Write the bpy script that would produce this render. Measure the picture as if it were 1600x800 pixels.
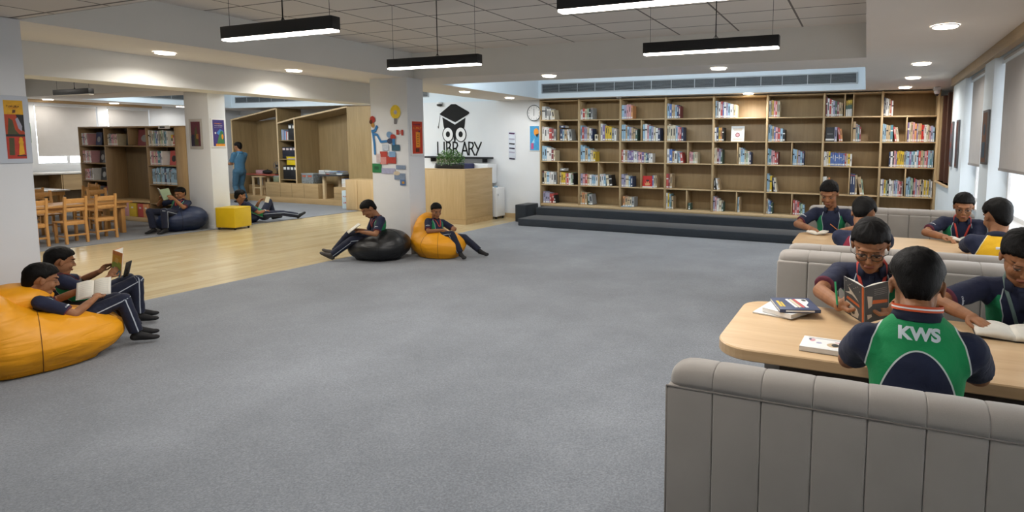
import bpy, bmesh, math, random
import numpy as np
from mathutils import Vector, Matrix, noise
from mathutils.bvhtree import BVHTree
V = Vector
R = math.radians
random.seed(7)
scene = bpy.context.scene
for o in list(bpy.data.objects): bpy.data.objects.remove(o)
COL = scene.collection

# ------------------------------------------------------------------ camera
cam_d = bpy.data.cameras.new('camera'); cam = bpy.data.objects.new('camera', cam_d); COL.objects.link(cam)
scene.camera = cam
def camera_matrix(yaw, pit, rol, loc):
    f0 = V((-math.sin(yaw), math.cos(yaw), 0)); r0 = V((math.cos(yaw), math.sin(yaw), 0)); u0 = V((0, 0, 1))
    f = f0*math.cos(pit) - u0*math.sin(pit); u = u0*math.cos(pit) + f0*math.sin(pit)
    r = r0*math.cos(rol) + u*math.sin(rol); u2 = u*math.cos(rol) - r0*math.sin(rol)
    m = Matrix((r, u2, -f)).transposed().to_4x4(); m.translation = loc
    return m
cam.matrix_world = camera_matrix(0.39337373, 0.09477522, 0.0059315, V((0, 0, 1.6)))
cam_d.sensor_width = 36; cam_d.lens = 36*923.34/1600
cam_d.shift_x = (800-968.39)/1600; cam_d.shift_y = (313.47-400)/1600
cam_d.clip_start = .05; cam_d.clip_end = 200

# ------------------------------------------------------------------ world, exposure
world = bpy.data.worlds.new('world'); scene.world = world; world.use_nodes = True
bg = world.node_tree.nodes['Background']; bg.inputs[0].default_value = (0.93, 0.96, 1.0, 1); bg.inputs[1].default_value = 5.0
vs = scene.view_settings
scene.display_settings.display_device = 'sRGB'
vs.view_transform = 'Standard'; vs.look = 'None'; vs.exposure = 0.0; vs.gamma = 1.0; vs.use_curve_mapping = False
E_PEND, E_DOWN, E_COVE = 26.0, 10.0, 105.0

def area(name, loc, sx, sy, power, rot=(0, 0, 0), color=(1, 1, 1), parent=None, shape='RECTANGLE', spread=180):
    d = bpy.data.lights.new(name, 'AREA'); d.shape = shape; d.size = sx
    if shape == 'RECTANGLE': d.size_y = sy
    d.energy = power; d.color = color; d.spread = R(spread)
    o = bpy.data.objects.new(name, d); COL.objects.link(o); o.location = loc; o.rotation_euler = rot
    if parent: o.parent = parent
    return o

# ------------------------------------------------------------------ materials
def lin(c):
    if isinstance(c, str):
        c = c.lstrip('#'); c = tuple(int(c[i:i+2], 16)/255 for i in (0, 2, 4))
    return tuple((x/12.92 if x <= .04045 else ((x+.055)/1.055)**2.4) for x in c)
MATS = {}
def nodes(name):
    m = bpy.data.materials.new(name); m.use_nodes = True
    nt = m.node_tree; b = nt.nodes['Principled BSDF']
    return m, nt, b
def coords(nt, scale=(1, 1, 1), kind='Object', rot=(0, 0, 0)):
    tc = nt.nodes.new('ShaderNodeTexCoord'); mp = nt.nodes.new('ShaderNodeMapping')
    mp.inputs['Scale'].default_value = scale; mp.inputs['Rotation'].default_value = rot
    nt.links.new(tc.outputs[kind], mp.inputs[0]); return mp.outputs[0]
def nz(nt, vec, scale, detail=3, rough=.55, dist=0):
    n = nt.nodes.new('ShaderNodeTexNoise'); n.inputs['Scale'].default_value = scale
    n.inputs['Detail'].default_value = detail; n.inputs['Roughness'].default_value = rough; n.inputs['Distortion'].default_value = dist
    nt.links.new(vec, n.inputs['Vector']); return n.outputs['Fac']
def ramp(nt, fac, stops):
    r = nt.nodes.new('ShaderNodeValToRGB'); nt.links.new(fac, r.inputs[0])
    el = r.color_ramp.elements
    while len(el) < len(stops): el.new(.5)
    for e, (p, c) in zip(el, stops): e.position = p; e.color = (*c, 1)
    return r.outputs[0]
def bump(nt, b, height, strength, dist=.01):
    n = nt.nodes.new('ShaderNodeBump'); n.inputs['Strength'].default_value = strength; n.inputs['Distance'].default_value = dist
    nt.links.new(height, n.inputs['Height']); nt.links.new(n.outputs[0], b.inputs['Normal'])
def mix(nt, fac, a, b):
    m = nt.nodes.new('ShaderNodeMix'); m.data_type = 'RGBA'
    for sock, v in ((m.inputs[0], fac), (m.inputs[6], a), (m.inputs[7], b)):
        if hasattr(v, 'is_linked') or hasattr(v, 'links'): nt.links.new(v, sock)
        elif isinstance(v, (int, float)): sock.default_value = v
        else: sock.default_value = (*v, 1)
    return m.outputs[2]
def math_n(nt, op, a, b=None, c=None):
    m = nt.nodes.new('ShaderNodeMath'); m.operation = op
    for i, v in enumerate((a, b, c)):
        if v is None: continue
        if isinstance(v, (int, float)): m.inputs[i].default_value = v
        else: nt.links.new(v, m.inputs[i])
    return m.outputs[0]
def M(name, col, rough=.6, metal=0, var=.06, vs_=6, bmp=0, bs=60, bd=.002, coat=0, sheen=0, trans=0):
    if name in MATS: return MATS[name]
    m, nt, b = nodes(name); c = lin(col); vec = coords(nt)
    f = nz(nt, vec, vs_, 4)
    b.inputs['Roughness'].default_value = rough; b.inputs['Metallic'].default_value = metal
    nt.links.new(ramp(nt, f, [(.3, tuple(x*(1-var) for x in c)), (.7, tuple(min(1, x*(1+var)) for x in c))]), b.inputs['Base Color'])
    if bmp: bump(nt, b, nz(nt, vec, bs, 4), bmp, bd)
    if coat: b.inputs['Coat Weight'].default_value = coat
    if sheen: b.inputs['Sheen Weight'].default_value = sheen
    if trans: b.inputs['Transmission Weight'].default_value = trans
    MATS[name] = m; return m
def EM(name, col, strength):
    if name in MATS: return MATS[name]
    m, nt, b = nodes(name); c = lin(col)
    b.inputs['Base Color'].default_value = (*c, 1); b.inputs['Emission Color'].default_value = (*c, 1)
    b.inputs['Emission Strength'].default_value = strength; MATS[name] = m; return m
def WOOD(name, c1, c2, axis='z', rough=.5, grain=1.0, kind='Object', coat=0):
    if name in MATS: return MATS[name]
    m, nt, b = nodes(name); s = {'x': (.7, 9, 9), 'y': (9, .7, 9), 'z': (9, 9, .7)}[axis]
    s = tuple(k*grain for k in s)
    vec = coords(nt, s, kind)
    f = nz(nt, vec, 1.6, 6, .62, .6); g = nz(nt, vec, 9, 3, .5)
    f2 = math_n(nt, 'ADD', math_n(nt, 'MULTIPLY', f, .8), math_n(nt, 'MULTIPLY', g, .2))
    nt.links.new(ramp(nt, f2, [(.3, lin(c1)), (.7, lin(c2))]), b.inputs['Base Color'])
    b.inputs['Roughness'].default_value = rough
    if coat: b.inputs['Coat Weight'].default_value = coat; b.inputs['Coat Roughness'].default_value = .15
    bump(nt, b, f2, .08, .002)
    MATS[name] = m; return m

wall_m = M('wall paint', '#e2e5e8', .85, var=.02, vs_=2, bmp=.05, bs=40)
ceil_m = M('ceiling paint', '#e6e0d9', .9, var=.02, vs_=1.5)
coolwall_m = M('cool white paint', '#dce7ee', .85, var=.02, vs_=2)
beam_m = M('beam paint', '#e2e1dc', .9, var=.02, vs_=2)
white_m = M('white gloss', '#e8e9ea', .4, var=.01)
black_m = M('black metal', '#15171a', .45, var=.05)
oak_m = WOOD('oak veneer', '#b2986f', '#c9af86', 'z')
oakx_m = WOOD('oak veneer across', '#b59b72', '#cfb58c', 'x')
oaky_m = WOOD('oak veneer deep', '#a98c62', '#c3a57a', 'y')
edge_m = WOOD('oak edge', '#c2a67e', '#d6bc95', 'x')
dark_oak = WOOD('back board oak', '#957c58', '#ab916b', 'z')
pine_m = WOOD('pine', '#bd8547', '#d9a765', 'z', rough=.45, coat=.2)
pinex_m = WOOD('pine across', '#bd8547', '#d9a765', 'y', rough=.45, coat=.2)
table_m = WOOD('table laminate', '#c9a77c', '#dcbe95', 'x', rough=.32, coat=.25)
glass_m = M('clear glass', '#ffffff', .02, trans=1, var=0)
def carpet_mat():
    m, nt, b = nodes('grey carpet'); vec = coords(nt)
    f = nz(nt, vec, 90, 5, .75); g = nz(nt, vec, 1.2, 4, .6); h = nz(nt, vec, 260, 2, .6)
    f3 = math_n(nt, 'ADD', math_n(nt, 'MULTIPLY', f, .55), math_n(nt, 'ADD', math_n(nt, 'MULTIPLY', g, .25), math_n(nt, 'MULTIPLY', h, .2)))
    nt.links.new(ramp(nt, f3, [(.34, lin('#4e535a')), (.5, lin('#70767e')), (.66, lin('#949aa2'))]), b.inputs['Base Color'])
    b.inputs['Roughness'].default_value = .95; b.inputs['Sheen Weight'].default_value = .3
    bump(nt, b, f, .6, .006); return m
carpet_m = carpet_mat()
def floor_wood():
    m, nt, b = nodes('pale wood floor')
    vec = coords(nt, (1, 1, 1), 'Object', (0, 0, R(90)))
    br = nt.nodes.new('ShaderNodeTexBrick'); nt.links.new(vec, br.inputs['Vector'])
    br.inputs['Scale'].default_value = 1; br.inputs['Brick Width'].default_value = 1.3; br.inputs['Row Height'].default_value = .19
    br.inputs['Mortar Size'].default_value = .0012; br.inputs['Color1'].default_value = (*lin('#d0c29f'), 1); br.inputs['Color2'].default_value = (*lin('#c5b48e'), 1)
    br.inputs['Mortar'].default_value = (*lin('#b39a70'), 1)
    v2 = coords(nt, (7, .5, 1)); f = nz(nt, v2, 1.6, 5, .6, .4)
    grain = ramp(nt, f, [(.3, (.86, .84, .8)), (.7, (1.05, 1.05, 1.05))])
    mm = nt.nodes.new('ShaderNodeMix'); mm.data_type = 'RGBA'; mm.blend_type = 'MULTIPLY'; mm.inputs[0].default_value = 1
    nt.links.new(br.outputs[0], mm.inputs[6]); nt.links.new(grain, mm.inputs[7]); nt.links.new(mm.outputs[2], b.inputs['Base Color'])
    b.inputs['Roughness'].default_value = .2; b.inputs['Specular IOR Level'].default_value = .6
    return m
floorwood_m = floor_wood()
def tile_mat():
    m, nt, b = nodes('ceiling tile grid'); vec = coords(nt)
    br = nt.nodes.new('ShaderNodeTexBrick'); nt.links.new(vec, br.inputs['Vector']); br.offset = 0
    br.inputs['Scale'].default_value = 1; br.inputs['Brick Width'].default_value = .69; br.inputs['Row Height'].default_value = .49
    br.inputs['Mortar Size'].default_value = .011; br.inputs['Mortar Smooth'].default_value = .2
    br.inputs['Color1'].default_value = (*lin('#e6dfd6'), 1); br.inputs['Color2'].default_value = (*lin('#e0d8cf'), 1); br.inputs['Mortar'].default_value = (*lin('#77706a'), 1)
    nt.links.new(br.outputs[0], b.inputs['Base Color']); b.inputs['Roughness'].default_value = .9
    bump(nt, b, br.outputs['Fac'], -.5, .008); return m
tile_m = tile_mat()
def fabric(name, col, scale=500, var=.1, rough=.9, sheen=.3, big=3):
    if name in MATS: return MATS[name]
    m, nt, b = nodes(name); c = lin(col); vec = coords(nt)
    f = math_n(nt, 'ADD', math_n(nt, 'MULTIPLY', nz(nt, vec, scale, 2), .5), math_n(nt, 'MULTIPLY', nz(nt, vec, big, 4), .5))
    nt.links.new(ramp(nt, f, [(.35, tuple(x*(1-var) for x in c)), (.65, tuple(min(1, x*(1+var)) for x in c))]), b.inputs['Base Color'])
    b.inputs['Roughness'].default_value = rough; b.inputs['Sheen Weight'].default_value = sheen
    bump(nt, b, f, .25, .002); MATS[name] = m; return m
sofa_m = fabric('taupe velvet', '#958f88', 700, .09, .8, .5, 5)
blind_m = fabric('grey roller fabric', '#a9a7a6', 300, .05, .9, .1, 6)
blind2_m = fabric('pale roller fabric', '#cdc9c5', 300, .03, .9, .1, 6)
step_m = fabric('charcoal felt', '#262c33', 300, .15, .95, .2, 4)

# ------------------------------------------------------------------ mesh helpers
class B:
    """collects shapes into one mesh, a material slot per shape"""
    def __init__(s): s.bm = bmesh.new(); s.mats = []; s.layers = {}
    def mi(s, m):
        if m not in s.mats: s.mats.append(m)
        return s.mats.index(m)
    def faces(s, vs_, fs, m, smooth=False):
        k = s.mi(m); bv = [s.bm.verts.new(v) for v in vs_]
        for f in fs:
            try: q = s.bm.faces.new([bv[i] for i in f])
            except ValueError: continue
            q.material_index = k; q.smooth = smooth
        return bv
    def box(s, x0, x1, y0, y1, z0, z1, m, bev=0, M4=None, seg=2):
        vs_ = [V((x, y, z)) for z in (z0, z1) for y in (y0, y1) for x in (x0, x1)]
        fs = [(0, 2, 3, 1), (4, 5, 7, 6), (0, 1, 5, 4), (2, 6, 7, 3), (0, 4, 6, 2), (1, 3, 7, 5)]
        if bev:
            t = bmesh.new(); bv = [t.verts.new(v) for v in vs_]
            for f in fs: t.faces.new([bv[i] for i in f])
            bmesh.ops.bevel(t, geom=t.edges[:], offset=bev, segments=seg, affect='EDGES', profile=.5)
            t.verts.index_update(); vs_ = [v.co.copy() for v in t.verts]; fs = [[v.index for v in f.verts] for f in t.faces]; t.free()
        if M4: vs_ = [M4 @ v for v in vs_]
        s.faces(vs_, fs, m, bool(bev)); return s
    def tube(s, pts, rads, m, n=12, caps=True, right=None, smooth=True, rb=None):
        pts = [V(p) for p in pts]; N = len(pts)
        if isinstance(rads, (int, float)): rads = [rads]*N
        vs_ = []; ref = V(right) if right else None
        prev = None
        for i, p in enumerate(pts):
            t = (pts[min(i+1, N-1)] - pts[max(i-1, 0)]).normalized()
            if ref is not None: a = (ref - t*ref.dot(t)).normalized()
            elif prev is None:
                a = t.orthogonal().normalized()
            else: a = (prev - t*prev.dot(t)).normalized()
            prev = a; b = t.cross(a)
            ra = rads[i]; rbb = rb[i] if rb else ra
            for k in range(n):
                th = 2*math.pi*k/n
                vs_.append(p + a*math.cos(th)*ra + b*math.sin(th)*rbb)
        fs = [(i*n+k, i*n+(k+1) % n, (i+1)*n+(k+1) % n, (i+1)*n+k) for i in range(N-1) for k in range(n)]
        if caps: fs += [tuple(range(n-1, -1, -1)), tuple((N-1)*n+k for k in range(n))]
        s.faces(vs_, fs, m, smooth); return s
    def ell(s, c, r, m, ax=None, n=16, k=10, smooth=True):
        """ellipsoid; ax = 3 axis vectors"""
        c = V(c); r = (r, r, r) if isinstance(r, (int, float)) else r
        ax = ax or (V((1, 0, 0)), V((0, 1, 0)), V((0, 0, 1)))
        vs_ = [c - ax[2]*r[2]]
        for i in range(1, k):
            ph = -math.pi/2 + math.pi*i/k
            for j in range(n):
                th = 2*math.pi*j/n
                vs_.append(c + ax[0]*(r[0]*math.cos(ph)*math.cos(th)) + ax[1]*(r[1]*math.cos(ph)*math.sin(th)) + ax[2]*(r[2]*math.sin(ph)))
        vs_.append(c + ax[2]*r[2]); L = len(vs_)-1
        fs = [(0, 1+(j+1) % n, 1+j) for j in range(n)]
        for i in range(k-2):
            a = 1+i*n; fs += [(a+j, a+(j+1) % n, a+n+(j+1) % n, a+n+j) for j in range(n)]
        a = 1+(k-2)*n; fs += [(a+j, a+(j+1) % n, L) for j in range(n)]
        s.faces(vs_, fs, m, smooth); return s
    def cap(s, a, ra, b, rb, m, n=14):
        """round-ended cone"""
        a = V(a); b = V(b); d = (b-a); L = max(d.length, 1e-6); d = d/L
        pts = []; rs = []
        for q in (-1, -.87, -.5, 0): pts.append(a + d*ra*q); rs.append(ra*math.sqrt(max(0.0004, 1-q*q)))
        for q in (0, .5, .87, 1): pts.append(b + d*rb*q); rs.append(rb*math.sqrt(max(.0004, 1-q*q)))
        return s.tube(pts, rs, m, n)
    def prism(s, poly, z0, z1, m, M4=None, bev=0):
        n = len(poly); vs_ = [V((x, y, z0)) for x, y in poly] + [V((x, y, z1)) for x, y in poly]
        if M4: vs_ = [M4 @ v for v in vs_]
        fs = [tuple(range(n-1, -1, -1)), tuple(range(n, 2*n))] + [(i, (i+1) % n, n+(i+1) % n, n+i) for i in range(n)]
        s.faces(vs_, fs, m); return s
    def quad(s, a, b, c, d, m): s.faces([V(a), V(b), V(c), V(d)], [(0, 1, 2, 3)], m); return s
    def cyl(s, c, r, h, m, n=20, r2=None, axis='z'):
        c = V(c); d = {'x': V((1, 0, 0)), 'y': V((0, 1, 0)), 'z': V((0, 0, 1))}[axis]
        s.tube([c, c+d*h], [r, r if r2 is None else r2], m, n, smooth=False); return s
    def mesh(s, name):
        me = bpy.data.meshes.new(name)
        s.bm.normal_update(); bmesh.ops.recalc_face_normals(s.bm, faces=s.bm.faces[:])
        s.bm.to_mesh(me); s.bm.free()
        for m in s.mats: me.materials.append(m)
        return me
    def obj(s, name, parent=None, loc=None, smooth_angle=None):
        o = bpy.data.objects.new(name, s.mesh(name)); COL.objects.link(o)
        if parent: o.parent = parent
        if loc: o.location = loc
        return o
def tag(o, label, cat, group=None, kind=None):
    o['label'] = label; o['category'] = cat
    if group: o['group'] = group
    if kind: o['kind'] = kind
    return o
def thing(name, label, cat, loc=(0, 0, 0), rz=0, group=None):
    o = bpy.data.objects.new(name, None); COL.objects.link(o); o.location = loc; o.rotation_euler = (0, 0, rz); o.empty_display_size = .1
    return tag(o, label, cat, group)
def struct(name, b, parent=None):
    o = b.obj(name, parent)
    if not parent: o['kind'] = 'structure'
    return o
def copy_tree(o, parent=None):
    c = o.copy(); COL.objects.link(c); c.parent = parent
    for ch in list(o.children): copy_tree(ch, c)
    return c
def rotz(a): return Matrix.Rotation(a, 4, 'Z')
def TR(x, y, z): return Matrix.Translation((x, y, z))
def solid(b, voxel, smooth_n=4, name='m'):
    """fuse the shapes of a builder into one continuous skin; returns mesh"""
    mats = b.mats[:]; me = b.mesh(name); o = bpy.data.objects.new(name, me); COL.objects.link(o)
    md = o.modifiers.new('r', 'REMESH'); md.mode = 'VOXEL'; md.voxel_size = voxel; md.use_smooth_shade = True
    if smooth_n:
        sm = o.modifiers.new('s', 'SMOOTH'); sm.factor = .5; sm.iterations = smooth_n
    dg = bpy.context.evaluated_depsgraph_get(); out = bpy.data.meshes.new_from_object(o.evaluated_get(dg))
    bpy.data.objects.remove(o); bpy.data.meshes.remove(me)
    out.materials.clear()
    for m in mats[:1]: out.materials.append(m)
    out.polygons.foreach_set('material_index', [0]*len(out.polygons))
    out.polygons.foreach_set('use_smooth', [True]*len(out.polygons))
    return out
def getco(me):
    a = np.empty(len(me.vertices)*3, np.float32); me.vertices.foreach_get('co', a); return a.reshape(-1, 3).astype(np.float64)
def setco(me, a): me.vertices.foreach_set('co', a.astype(np.float32).ravel()); me.update()
def setattr_f(me, name, arr):
    at = me.attributes.new(name, 'FLOAT', 'POINT'); at.data.foreach_set('value', arr.astype(np.float32))
def setattr_v(me, name, arr):
    at = me.attributes.new(name, 'FLOAT_VECTOR', 'POINT'); at.data.foreach_set('vector', arr.astype(np.float32).ravel())
def holed(b, x0, x1, y0, y1, holes, z, m):
    xs = sorted({x0, x1} | {min(max(h[i], x0), x1) for h in holes for i in (0, 1)}); ys = sorted({y0, y1} | {min(max(h[i], y0), y1) for h in holes for i in (2, 3)})
    for i in range(len(xs)-1):
        for j in range(len(ys)-1):
            cx = (xs[i]+xs[i+1])/2; cy = (ys[j]+ys[j+1])/2
            if any(h[0] < cx < h[1] and h[2] < cy < h[3] for h in holes): continue
            b.quad((xs[i], ys[j], z), (xs[i+1], ys[j], z), (xs[i+1], ys[j+1], z), (xs[i], ys[j+1], z), m)
ORD = ['', 'first', 'second', 'third', 'fourth', 'fifth', 'sixth', 'seventh', 'eighth', 'ninth', 'tenth', 'eleventh', 'twelfth', 'thirteenth', 'fourteenth', 'fifteenth', 'sixteenth', 'seventeenth', 'eighteenth', 'nineteenth', 'twentieth', 'twenty-first', 'twenty-second', 'twenty-third', 'twenty-fourth', 'twenty-fifth', 'twenty-sixth', 'twenty-seventh', 'twenty-eighth', 'twenty-ninth', 'thirtieth']
# ================================================================== the setting
ZC = 2.52
b = B(); b.box(-17.4, 1.5, -3.2, 12.2, -.06, 0, floorwood_m); struct('floor', b)
b = B(); b.box(-6.65, 1.28, -3.1, 10.9, .0005, .008, carpet_m); struct('floor_carpet', b)
b = B(); b.box(-17.1, -11.0, -3.1, 11.12, .0005, .008, carpet_m); struct('floor_carpet', b)
# ceiling with its raised bays
HA = (-6.05, -.04, 2.5, 6.8); HB = (-6.2, -.05, 7.6, 10.6); HC = (-16.3, -7.9, 2.5, 6.8); HD = (-16.0, -7.4, 7.6, 10.95); HN = (-6.05, -.04, -3.1, 2.5)
b = B(); holed(b, -17.4, 1.5, -3.2, 12.2, [HA, HB, HC, HD, HN], ZC, ceil_m); struct('ceiling', b)
def bay(name, h, top, side_m, top_m, far_m=None):
    x0, x1, y0, y1 = h; b = B(); z1 = top
    b.quad((x0, y0, ZC), (x0, y1, ZC), (x0, y1, z1), (x0, y0, z1), side_m); b.quad((x1, y0, ZC), (x1, y1, ZC), (x1, y1, z1), (x1, y0, z1), side_m)
    b.quad((x0, y0, ZC), (x1, y0, ZC), (x1, y0, z1), (x0, y0, z1), side_m); b.quad((x0, y1, ZC), (x1, y1, ZC), (x1, y1, z1), (x0, y1, z1), far_m or side_m)
    b.quad((x0, y0, z1), (x1, y0, z1), (x1, y1, z1), (x0, y1, z1), top_m); return struct(name, b)
bay('ceiling_bay', HA, 2.88, beam_m, tile_m); bay('ceiling_bay', HB, 2.98, coolwall_m, coolwall_m)
bay('ceiling_bay', HC, 2.88, beam_m, tile_m); bay('ceiling_bay', HD, 2.98, coolwall_m, coolwall_m)
b = B(); b.quad((HN[0], HN[2], ZC+.004), (HN[1], HN[2], ZC+.004), (HN[1], HN[3], ZC+.004), (HN[0], HN[3], ZC+.004), tile_m); struct('ceiling_tiles', b)
b = B(); b.box(-7.65, -7.2, -3.1, 7.25, 2.21, ZC, beam_m); struct('ceiling_beam', b)
# walls
b = B(); b.box(-9.6, -6.34, 10.9, 11.3, 0, ZC, wall_m); struct('wall_logo', b)
b = B(); b.box(-6.34, 1.5, 11.24, 11.34, 0, ZC, wall_m); struct('wall_back', b)
b = B(); b.box(-17.4, -9.6, 11.95, 12.05, 0, ZC, wall_m); struct('wall_back_far', b)
b = B(); b.box(-17.4, 1.5, -3.2, -3.1, 0, ZC, wall_m); struct('wall_front', b)
b = B(); b.box(-9.58, -7.5, 10.885, 10.9, 0, .1, oakx_m); b.box(-7.5, -6.6, 10.885, 10.9, 0, .1, oakx_m); struct('baseboard_back', b)
# left window wall, X = -17
LWX = -17.1
b = B()
wins = [(-2.4, -.4), (.2, 2.2), (2.9, 4.6), (5.1, 6.6), (7.24, 8.42), (8.62, 9.55)]
y = -3.1
for a, c in wins:
    b.box(LWX-.2, LWX, y, a, 0, ZC, wall_m); b.box(LWX-.2, LWX, a, c, 0, 1.06, wall_m); y = c
b.box(LWX-.2, LWX, y, 12.0, 0, ZC, wall_m)
for a, c in wins: b.box(LWX-.2, LWX, a, c, 2.42, ZC, wall_m)
struct('wall_left', b)
wf_m = M('window frame white', '#dfe0e0', .5, var=.01)
n_w = 1
for a, c in wins:
    b = B(); x0, x1 = LWX-.12, LWX-.08
    b.box(x0, x1, a, c, 1.06, 1.1, wf_m); b.box(x0, x1, a, c, 2.38, 2.42, wf_m); b.box(x0, x1, a, a+.04, 1.1, 2.38, wf_m); b.box(x0, x1, c-.04, c, 1.1, 2.38, wf_m)
    mid = (a+c)/2; b.box(x0, x1, mid-.025, mid+.025, 1.1, 2.38, wf_m)
    w = struct('window_%d' % n_w, b); n_w += 1
    g = B(); g.box(LWX-.105, LWX-.1, a+.04, mid-.025, 1.1, 2.38, glass_m); g.box(LWX-.105, LWX-.1, mid+.025, c-.04, 1.1, 2.38, glass_m); g.obj('window_glass', w)
    t = thing('roller_blind', 'pale roller blind in the far window wall, %s from the camera end' % ORD[n_w-1], 'blind', (LWX-.03, mid, 2.4), 0, 'pale blinds in the far window wall')
    q = B(); zb = 1.27 - 2.4
    q.box(-.002, .002, -(c-a)/2+.03, (c-a)/2-.02, zb, .0, blind2_m); q.obj('blind_cloth', t)
    q = B(); q.box(-.01, .01, -(c-a)/2+.03, (c-a)/2-.02, zb-.02, zb, white_m); q.obj('bottom_bar', t)
    q = B(); q.cyl((0, -(c-a)/2+.02, -.0), .02, (c-a)-.04, white_m, 12, axis='y'); q.obj('roller', t)
b = B(); b.box(LWX, LWX+.08, -3.0, 9.8, 2.46, ZC, oaky_m); struct('trim_1', b)
# right window wall, columns faced at X = 1.07
RX = 1.07
b = B()
b.box(RX, 1.5, 6.5, 6.98, 0, ZC, coolwall_m); b.box(RX, 1.5, 8.25, 9.3, 0, ZC, coolwall_m)
b.box(RX, 1.5, -3.1, -1.2, 0, ZC, coolwall_m); b.box(RX, 1.5, 1.6, 2.1, 0, ZC, coolwall_m)
b.box(RX, 1.5, 9.3, 10.84, 0, 1.05, coolwall_m)
for a, c in ((-1.2, 1.6), (2.1, 6.5), (6.98, 8.25)):
    b.box(RX+.06, 1.5, a, c, 0, .93, coolwall_m); b.box(RX+.06, 1.5, a, c, 2.36, ZC, coolwall_m)
b.box(RX+.33, 1.5, 9.3, 11.3, 1.05, ZC, coolwall_m)
struct('wall_right', b)
fr_dark = M('dark window bar', '#3a3836', .5)
for a, c, nb in ((-1.2, 1.6, 3), (2.1, 6.5, 5), (6.98, 8.25, 2)):
    b = B(); x0, x1 = RX+.16, RX+.2
    b.box(x0, x1, a, c, .93, .99, wf_m); b.box(x0, x1, a, c, 2.3, 2.36, wf_m); b.box(x0, x1, a, a+.05, .93, 2.36, wf_m); b.box(x0, x1, c-.05, c, .93, 2.36, wf_m)
    for k in range(1, nb):
        yy = a+(c-a)*k/nb; b.box(x0, x1, yy-.04, yy+.04, .99, 2.3, wf_m); b.box(x0-.006, x0, yy-.012, yy+.012, .99, 2.3, fr_dark)
    w = struct('window_%d' % n_w, b); n_w += 1
    g = B(); g.box(RX+.178, RX+.182, a+.05, c-.05, .99, 2.3, glass_m); g.obj('window_glass', w)
    s_ = B(); s_.box(RX+.005, RX+.16, a, c, .93, .95, white_m); s_.obj('window_sill', w)
for a, c, lb in ((-1.15, 1.55, 'behind the nearest booth'), (2.15, 6.42, 'beside the nearer reading tables'), (7.04, 8.2, 'between the two framed-picture columns')):
    t = thing('roller_blind', 'mid-grey textured roller blind, half lowered, ' + lb, 'blind', (RX+.075, (a+c)/2, 2.38), 0, 'grey blinds along the window side')
    q = B(); q.box(-.002, .002, -(c-a)/2, (c-a)/2, -.98, 0, blind_m); q.obj('blind_cloth', t)
    q = B(); q.box(-.008, .008, -(c-a)/2, (c-a)/2, -1.0, -.975, M('blind bar', '#8f8d8b', .5)); q.obj('bottom_bar', t)
    q = B(); q.cyl((.0, -(c-a)/2, .02), .022, c-a, blind_m, 12, axis='y'); q.obj('roller', t)
b = B(); b.box(RX-.035, RX+.03, -3.05, 9.3, 2.42, ZC, WOOD('cornice wood', '#96805f', '#ab9370', 'y')); struct('trim_2', b)
# timber window niche at the end of the bookcase
t = thing('window_niche', 'timber-lined window niche with dark frame and pinkish panel beside the long bookcase', 'window niche', (RX, 10.07, 1.05))
nx = M('niche dark frame', '#4a2f20', .5)
b = B(); b.box(0, .3, -.76, -.72, 0, 1.35, oak_m); b.box(0, .3, .72, .76, 0, 1.35, oak_m); b.box(-.03, .32, -.78, .78, -.025, .0, edge_m); b.obj('lining', t)
b = B(); b.box(.03, .08, -.72, -.6, 0, 1.35, nx); b.box(.03, .08, .0, .12, 0, 1.35, nx); b.box(.03, .08, .6, .72, 0, 1.35, nx); b.obj('frame', t)
b = B(); b.box(.085, .095, -.6, .64, 0, 1.35, M('niche pane', '#b0807a', .4)); b.obj('pane', t)
# pillars
def pillar(x0, x1, y0, y1, m=wall_m):
    b = B(); b.box(x0, x1, y0, y1, 0, ZC+.0, m, bev=.004); b.box(x0-.006, x1+.006, y0-.006, y1+.006, 0, .06, white_m); return struct('pillar', b)
pillar(-6.67, -5.99, 6.61, 6.94); pillar(-11.71, -11.04, 7.12, 7.43); pillar(-6.67, -5.99, 2.17, 2.5)
pillar(-6.67, -5.99, -2.3, -1.97)
# ceiling vents
def vent(name, x0, x1, z0, z1, y, label, n_div, rz=0, loc=None):
    L = x1-x0; t = thing(name, label, 'air vent', ((x0+x1)/2, y, z0) if loc is None else loc, rz); h = z1-z0
    dk = M('vent void', '#2b2e30', .8); al = M('vent aluminium', '#9a9fa2', .45, .3)
    q = B(); q.box(-L/2, L/2, .0, .004, 0, h, dk); q.obj('backing', t)
    q = B(); q.box(-L/2-.02, L/2+.02, -.012, .004, -.018, 0, al); q.box(-L/2-.02, L/2+.02, -.012, .004, h, h+.018, al)
    q.box(-L/2-.02, -L/2, -.012, .004, 0, h, al); q.box(L/2, L/2+.02, -.012, .004, 0, h, al); q.obj('frame', t)
    q = B()
    for k in range(7):
        zz = h*(k+.5)/7; q.box(-L/2, L/2, -.010, -.002, zz-.0035, zz+.0035, M('vent slat', '#7c8184', .5, .3))
    q.obj('slat_row', t)
    q = B(); rr = random.Random(3)
    for k in range(1, n_div):
        xx = -L/2+L*k/n_div + rr.uniform(-.03, .03); q.box(xx-.006, xx+.006, -.014, -.004, 0, h, al)
    q.obj('divider_bars', t); return t
vent('ceiling_vent', -6.1, -.2, 2.635, 2.79, 10.59, 'long slatted grey air grille in the lit recess above the bookcase', 15)
vent('ceiling_vent', -15.8, -9.3, 2.665, 2.79, 10.94, 'slatted grey air grille in the recess above the plywood reading nooks', 14)
vent('ceiling_vent', 0, 2.4, 2.665, 2.79, 0, 'short slatted grey air grille over the far window wall', 5, R(90), (-15.99, 9.2, 2.665))
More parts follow.
